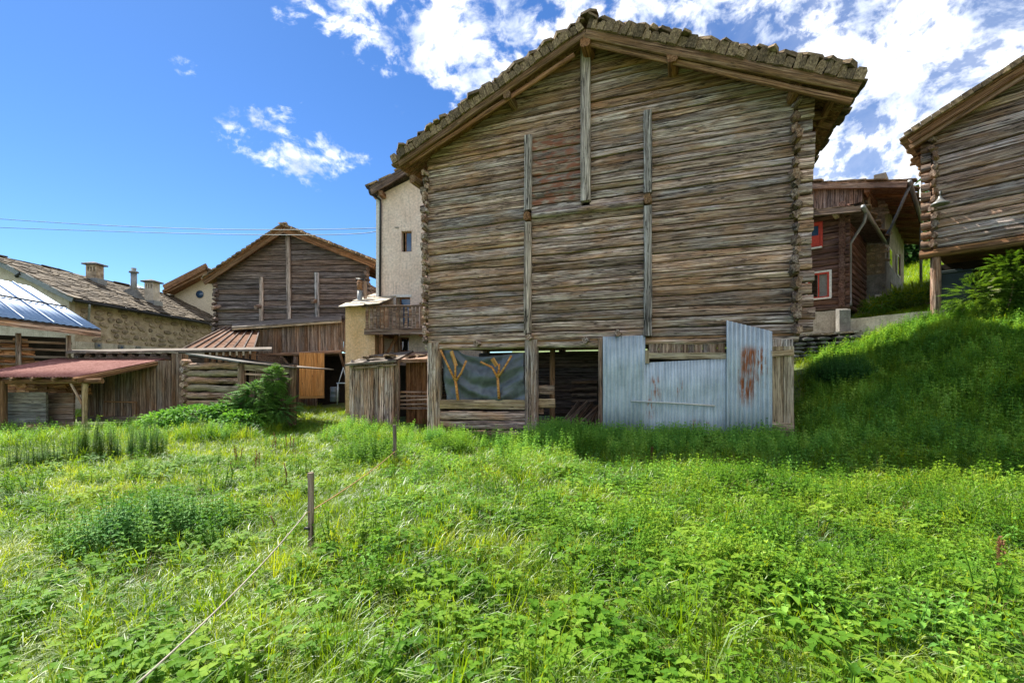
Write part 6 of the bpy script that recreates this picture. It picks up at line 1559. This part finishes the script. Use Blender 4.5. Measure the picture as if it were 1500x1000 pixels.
isg = np.isin(idx, SRT+GRS+LNG+DRY+DSH+FLW)
cloud('meadow_grass', isg, 'bright green meadow grass over the whole slope')
cloud('weeds', ~isg, 'leafy nettles, docks and herbs growing through the meadow')

# ---- individual plants and shrubs
def plant(name, mb, mats, p, label, cat, group=None, s=1.0):
    o = link(name, mb.mesh(name, mats), None, p, (0, 0, rng.uniform(0, 6)));
    o.scale = (s, s, s); tag(o, label, cat, group); return o
def gpos(px, py, zlift=0.0):
    Y = 3.0; r_ = ray(px, py)
    for i in range(2000):
        if EYE+r_.z*Y <= h1(r_.x*Y, Y)+zlift: break
        Y += .02
    return Vector((r_.x*Y, Y, h1(r_.x*Y, Y)))
rp_ = random.Random(21)
def mound(n, rad, h0, h1_, kind, lL=.09):
    mb = MB()
    for _ in range(n):
        a = rp_.uniform(0, 6.28); q_ = math.sqrt(rp_.random()); b = Vector((rad*q_*math.cos(a), rad*q_*math.sin(a)*.8, 0)); k = (1-.5*q_*q_)
        if kind == 'nettle': nettle(rp_, rp_.uniform(h0, h1_)*k, mb, b, lL)
        elif kind == 'plume': nettle(rp_, rp_.uniform(h0, h1_)*k, mb, b, .085, None, 0, 0, .22, .022)
        else: fernplant(rp_, 4, rp_.uniform(h0, h1_)*k, 4.0, .20, mb, b, .12)
    return mb
for (px, py, n, rad, a, b, kd, mt, lab) in (
    (230, 795, 300, .85, .35, .62, 'nettle', L_FIR, 'dense dark green weed mound in the left meadow'),
    (140, 668, 60, .40, .6, .95, 'plume', L_BUSH, 'tall bright feathery weed clump in front of the round post'),
    (208, 668, 70, .55, .5, .95, 'plume', L_FERN, 'darker feathery weed clump before the plank wall of the lean-to'),
    (60, 680, 80, .9, .35, .65, 'plume', L_BUSH, 'low yellow green feathery weed clump at the left meadow edge'),
    (545, 672, 220, .95, .35, .65, 'nettle', L_FERN, 'yellow green weed mound around the thin stake'),
    (1235, 560, 420, .8, .45, .85, 'nettle', L_FIR, 'rounded dark green bush on the shaded slope below the dry stone wall'),
    (1390, 640, 200, .9, .2, .35, 'nettle', L_NETTLE, 'blue green nettle patch on the shaded slope at the right'),
    (660, 668, 180, .6, .35, .6, 'nettle', L_HERB, 'pale leafy weed clump below the tarpaulin'),
    (850, 662, 180, .7, .3, .6, 'nettle', L_HERB, 'pale leafy weed clump before the dark opening'),
    (1090, 720, 200, .8, .25, .45, 'nettle', L_HERB, 'sunlit leafy weed clump before the rusty sheet')):
    p = gpos(px, py); plant('weed_clump', mound(n, rad, a, b, kd), mt, p, lab, 'plant')
for i, (px, py, lab) in enumerate(((1240, 850, 'large glossy broad-leaved dock with upright leaves in the right meadow'), (1330, 905, 'second broad-leaved dock, lower right of the largest one'), (1150, 985, 'broad-leaved dock at the bottom edge of the right meadow'))):
    p = gpos(px, py); plant('dock_plant', rosette(rp_, 16-i*2, .36-.04*i, .26, 1.3), L_HERB, p, lab, 'plant', 'broad-leaved dock plants')
for i, (px, py, lab) in enumerate(((400, 668, 'rusty brown dock seed head left of the stake'), (425, 668, 'rusty dock seed head nearest the spruce shrub'), (345, 690, 'short rusty dock seed stalk in the left meadow'), (957, 690, 'rusty dock seed head before the metal sheets'), (372, 700, 'leaning rusty dock stalk between two seed heads'), (1470, 860, 'rusty dock seed head at the right edge'))):
    plant('dock_seed_head', seedhead(rp_), L_RUST, gpos(px, py), lab, 'plant', 'rusty dock seed heads', .9)
# dark stalks
for i, (px, py, h_, lab) in enumerate(((417, 720, .42, 'dark dead stalk left of the tall stake'), (338, 712, .4, 'thin dark dead stalk in the left meadow'), (398, 785, .22, 'short dark peg in the grass beside the rope'))):
    p = gpos(px, py); o = tube('dead_stalk', None, [p, p+Vector((.03, 0, h_*.6)), p+Vector((-.01, 0, h_))], [.012, .010, .006], M_STEM, 5); tag(o, lab, 'stalk', 'dead stalks in the meadow')
def crown_mb(n, blobs, L, wd, r_, hollow=.55):
    mb = MB()
    for _ in range(n):
        cx, cy, cz, a, b, c_ = r_.choice(blobs); v = Vector((r_.gauss(0, 1), r_.gauss(0, 1), r_.gauss(0, 1))).normalized(); k = r_.uniform(hollow, 1.0)**.5*r_.uniform(.8, 1.08)
        p = Vector((cx+v.x*a*k, cy+v.y*b*k, cz+v.z*c_*k)); d_ = (v+Vector((r_.uniform(-.7, .7), r_.uniform(-.7, .7), r_.uniform(-.5, .5)))).normalized()
        s = r_.uniform(.7, 1.3); leaf(mb, p, d_, Vector((0, 0, 1)), L*s, wd*s, .35, .2)
    return mb
def shrub(name, p, n, blobs, L, wd, mat, label, cat, trunks, compound=False):
    e = empty(name, tuple(p), 0, label, cat); mb = crown_mb(n, blobs, L, wd, rp_)
    if compound:
        mb = MB()
        for _ in range(n):
            cx, cy, cz, a, b, c_ = rp_.choice(blobs); v = Vector((rp_.gauss(0, 1), rp_.gauss(0, 1), rp_.gauss(0, 1))).normalized(); k = rp_.uniform(.35, 1.0)**.5
            q_ = Vector((cx+v.x*a*k, cy+v.y*b*k, cz+v.z*c_*k)); frond(mb, rp_, q_, (v+Vector((0, 0, .2))).normalized(), L*rp_.uniform(.7, 1.3), 0, 6, .38)
    link('crown', mb.mesh('crown', mat), e)
    tb = MB()
    for t in trunks: tube_mb(tb, t[0], t[1], 6)
    link('trunk', tb.mesh('trunk', W_PLANK), e); return e
p = W(372, 620, 14.4); p.z = h1(p.x, p.y)
shrub('rowan_shrub', p, 1100, [(0, 0, .8, .75, .6, .5), (.2, 0, 1.15, .6, .5, .3), (-.35, .1, .6, .95, .6, .45), (.65, 0, 1.65, .18, .2, .28), (.8, 0, .7, .6, .5, .4), (-.9, 0, .45, .6, .5, .35)], .32, .12, L_FIR, 'dark feathery shrub with a bright top before the log crib', 'shrub',
      [([(0, 0, -.1), (.1, 0, .6), (.3, 0, 1.6)], [.04, .03, .01]), ([(0, 0, 0), (-.3, .1, .6)], [.03, .01])], True)
p = W(285, 632, 13.9); p.z = h1(p.x, p.y)
shrub('bramble_bush', p, 6000, [(0, 0, .4, 1.0, .6, .45), (-.9, 0, .3, .7, .6, .35), (.9, .1, .4, .7, .6, .45), (1.6, -.3, .3, .7, .6, .4)], .12, .07, L_NETTLE, 'low leafy bramble bush in front of the corner planks and log crib', 'bush', [([(0, 0, -.1), (.05, 0, .3)], [.02, .01])])
p = Vector((12.6, 11.7, h1(12.6, 11.7)))
shrub('elder_bush', p, 900, [(.3, 0, .9, .6, .6, .55), (.9, 0, 1.2, .6, .6, .6), (-.1, 0, .6, .5, .5, .45), (-.5, .2, .7, .45, .5, .45), (.2, 0, 1.35, .4, .4, .35), (1.4, -.2, .8, .7, .6, .7), (.6, -.2, .45, .8, .6, .35)], .30, .12, L_BUSH, 'bright green elder bush in front of the right barn', 'bush',
      [([(0, 0, -.1), (.2, 0, .6), (.3, 0, 1.1)], [.04, .03, .01]), ([(.5, 0, -.1), (.9, 0, .8), (1.2, 0, 1.5)], [.04, .03, .01])], True)
p = W(1455, 425, 11.0); 
mb = MB(); 
for k in range(9): rosette(rp_, 6, .05, .5, .6, 0, Vector((rp_.uniform(-.15, .15), rp_.uniform(-.1, .1), rp_.uniform(-.2, .3))), mb)
o = link('white_blossom', mb.mesh('white_blossom', L_PALE), None, p); tag(o, 'white blossom cluster low on the bright bush', 'flower')
# ground growth behind the concrete wall
p = W(1290, 455, 15.2); p.z = h1(p.x, p.y)+.2
shrub('garden_bush', p, 900, [(0, 0, .2, .6, .5, .25), (.9, .2, .3, .7, .5, .35), (1.8, .2, .3, .6, .5, .4)], .14, .07, L_BUSH, 'leafy garden bush behind the concrete wall under the stone house', 'bush', [([(0, 0, -.1), (.05, 0, .3)], [.02, .01])])
# hillside trees far behind, between stone house and right barn
def far_tree(px, Y, zt_px, rad, conifer, lab):
    p = W(px, 380, Y); zg_ = h1(p.x, p.y); top = W(px, zt_px, Y).z; h_ = max(3, top-zg_)
    e = empty('pine_tree' if conifer else 'tree', (p.x, p.y, zg_), 0, lab, 'tree', 'trees on the far hillside'); mb = MB()
    n = 1500
    for _ in range(n):
        t = rp_.random()
        if conifer: q_ = rad*(1-t)**.8*rp_.uniform(.5, 1.05)+.05; zz = h_*(.08+.92*t)
        else: q_ = rad*math.sqrt(max(0, 1-(2*t-1)**2))*rp_.uniform(.5, 1.1)*(1+.25*math.sin(t*9)); zz = h_*(.15+.85*t)
        a = rp_.uniform(0, 6.28); d_ = Vector((math.cos(a), math.sin(a), rp_.uniform(-.6, .4))); leaf(mb, Vector((q_*math.cos(a), q_*math.sin(a), zz)), d_, Vector((0, 0, 1)), .55, .28, .3, .2)
    link('crown', mb.mesh('crown', L_WOOD), e); tb = MB(); tube_mb(tb, [(0, 0, -.3), (0, 0, h_*.9)], [.2, .05], 6); link('trunk', tb.mesh('trunk', W_PLANK), e)
k = 0
for (px, Y, zt, rad, con, lab) in ((1318, 42, 335, 2.2, 1, 'dark conifer on the far hillside hard against the stone house'), (1330, 38, 345, 1.9, 0, 'round green tree on the far hillside under the stone house roof'), (1342, 46, 325, 2.4, 1, 'tallest conifer on the far hillside left of the metal pole'),
        (1352, 40, 338, 2.0, 0, 'leafy tree on the far hillside behind the metal pole'), (1366, 44, 330, 2.4, 1, 'conifer on the far hillside behind the corner of the right barn'), (1300, 50, 330, 2.4, 0, 'broad tree on the far hillside behind the stone house')):
    far_tree(px, Y, zt, rad, con, lab)
# wooded hillside as a mass
mb = MB()
for _ in range(260):
    X_ = rp_.uniform(34, 110); Y_ = rp_.uniform(48, 90); z_ = h1(X_, Y_)
    hh = rp_.uniform(4, 8)
    for _ in range(26):
        t = rp_.random(); q_ = 1.6*(1-t)+.2; a = rp_.uniform(0, 6.28); leaf(mb, Vector((X_+q_*math.cos(a), Y_+q_*math.sin(a), z_+hh*t)), Vector((math.cos(a), math.sin(a), -.2)), Vector((0, 0, 1)), 1.5, 1.0, .3, .2)
o = link('wooded_hillside', mb.mesh('wooded_hillside', L_WOOD)); tag(o, 'dark green wood covering the hillside far behind the houses', 'woodland', kind='stuff')

# ================================================================== FENCE STAKES AND ROPE
def stake(pxt, pyt, pxb, pyb, wpx, lab, lean=0):
    b = gpos(pxb, pyb); t = W(pxt, pyt, b.y); wd = wpx/F*b.y
    e = empty('fence_stake', tuple(b), 0, lab, 'stake', 'wooden fence stakes'); beam('shaft', e, (0, 0, -.25), Vector(t)-b, wd, wd*.9, W_DARK, up=(1, 0, 0), seg=6, jit=.003, rnd=.25)
    tube('insulator', e, [Vector((t-b))*.38+Vector((-.05, -.02, 0)), Vector((t-b))*.38+Vector((.0, -.02, 0))], .014, M_BLACKMET, 6); return e, b, t
s1_ = stake(455, 692, 456, 822, 8, 'tallest grey fence stake in the middle of the left meadow'); s2_ = stake(578, 622, 579, 682, 5, 'thin short fence stake among the weeds left of the barn'); s3_ = stake(67, 975, 68, 1060, 20, 'fence stake top just showing at the bottom left corner')
ra_ = Vector(s1_[2])*.57+Vector(s1_[1])*.43; rb2 = Vector(s2_[2])*.35+Vector(s2_[1])*.65; rc_ = W(190, 1010, 1.95)
def rope(a, b, sag, mat, lab):
    pts = [a.lerp(b, i/16)-Vector((0, 0, sag*4*(i/16)*(1-i/16))) for i in range(17)]
    o = tube('rope', None, pts, .0055, mat, 6); tag(o, lab, 'rope', 'fence rope lengths')
rope(ra_+Vector((-.02, -.04, 0)), rc_, .05, M_ROPE, 'pale fence rope running from the tall stake down to the bottom edge')
rope(ra_+Vector((0, -.04, 0)), rb2, .04, M_ROPEO, 'tan fence rope between the tall stake and the thin stake')
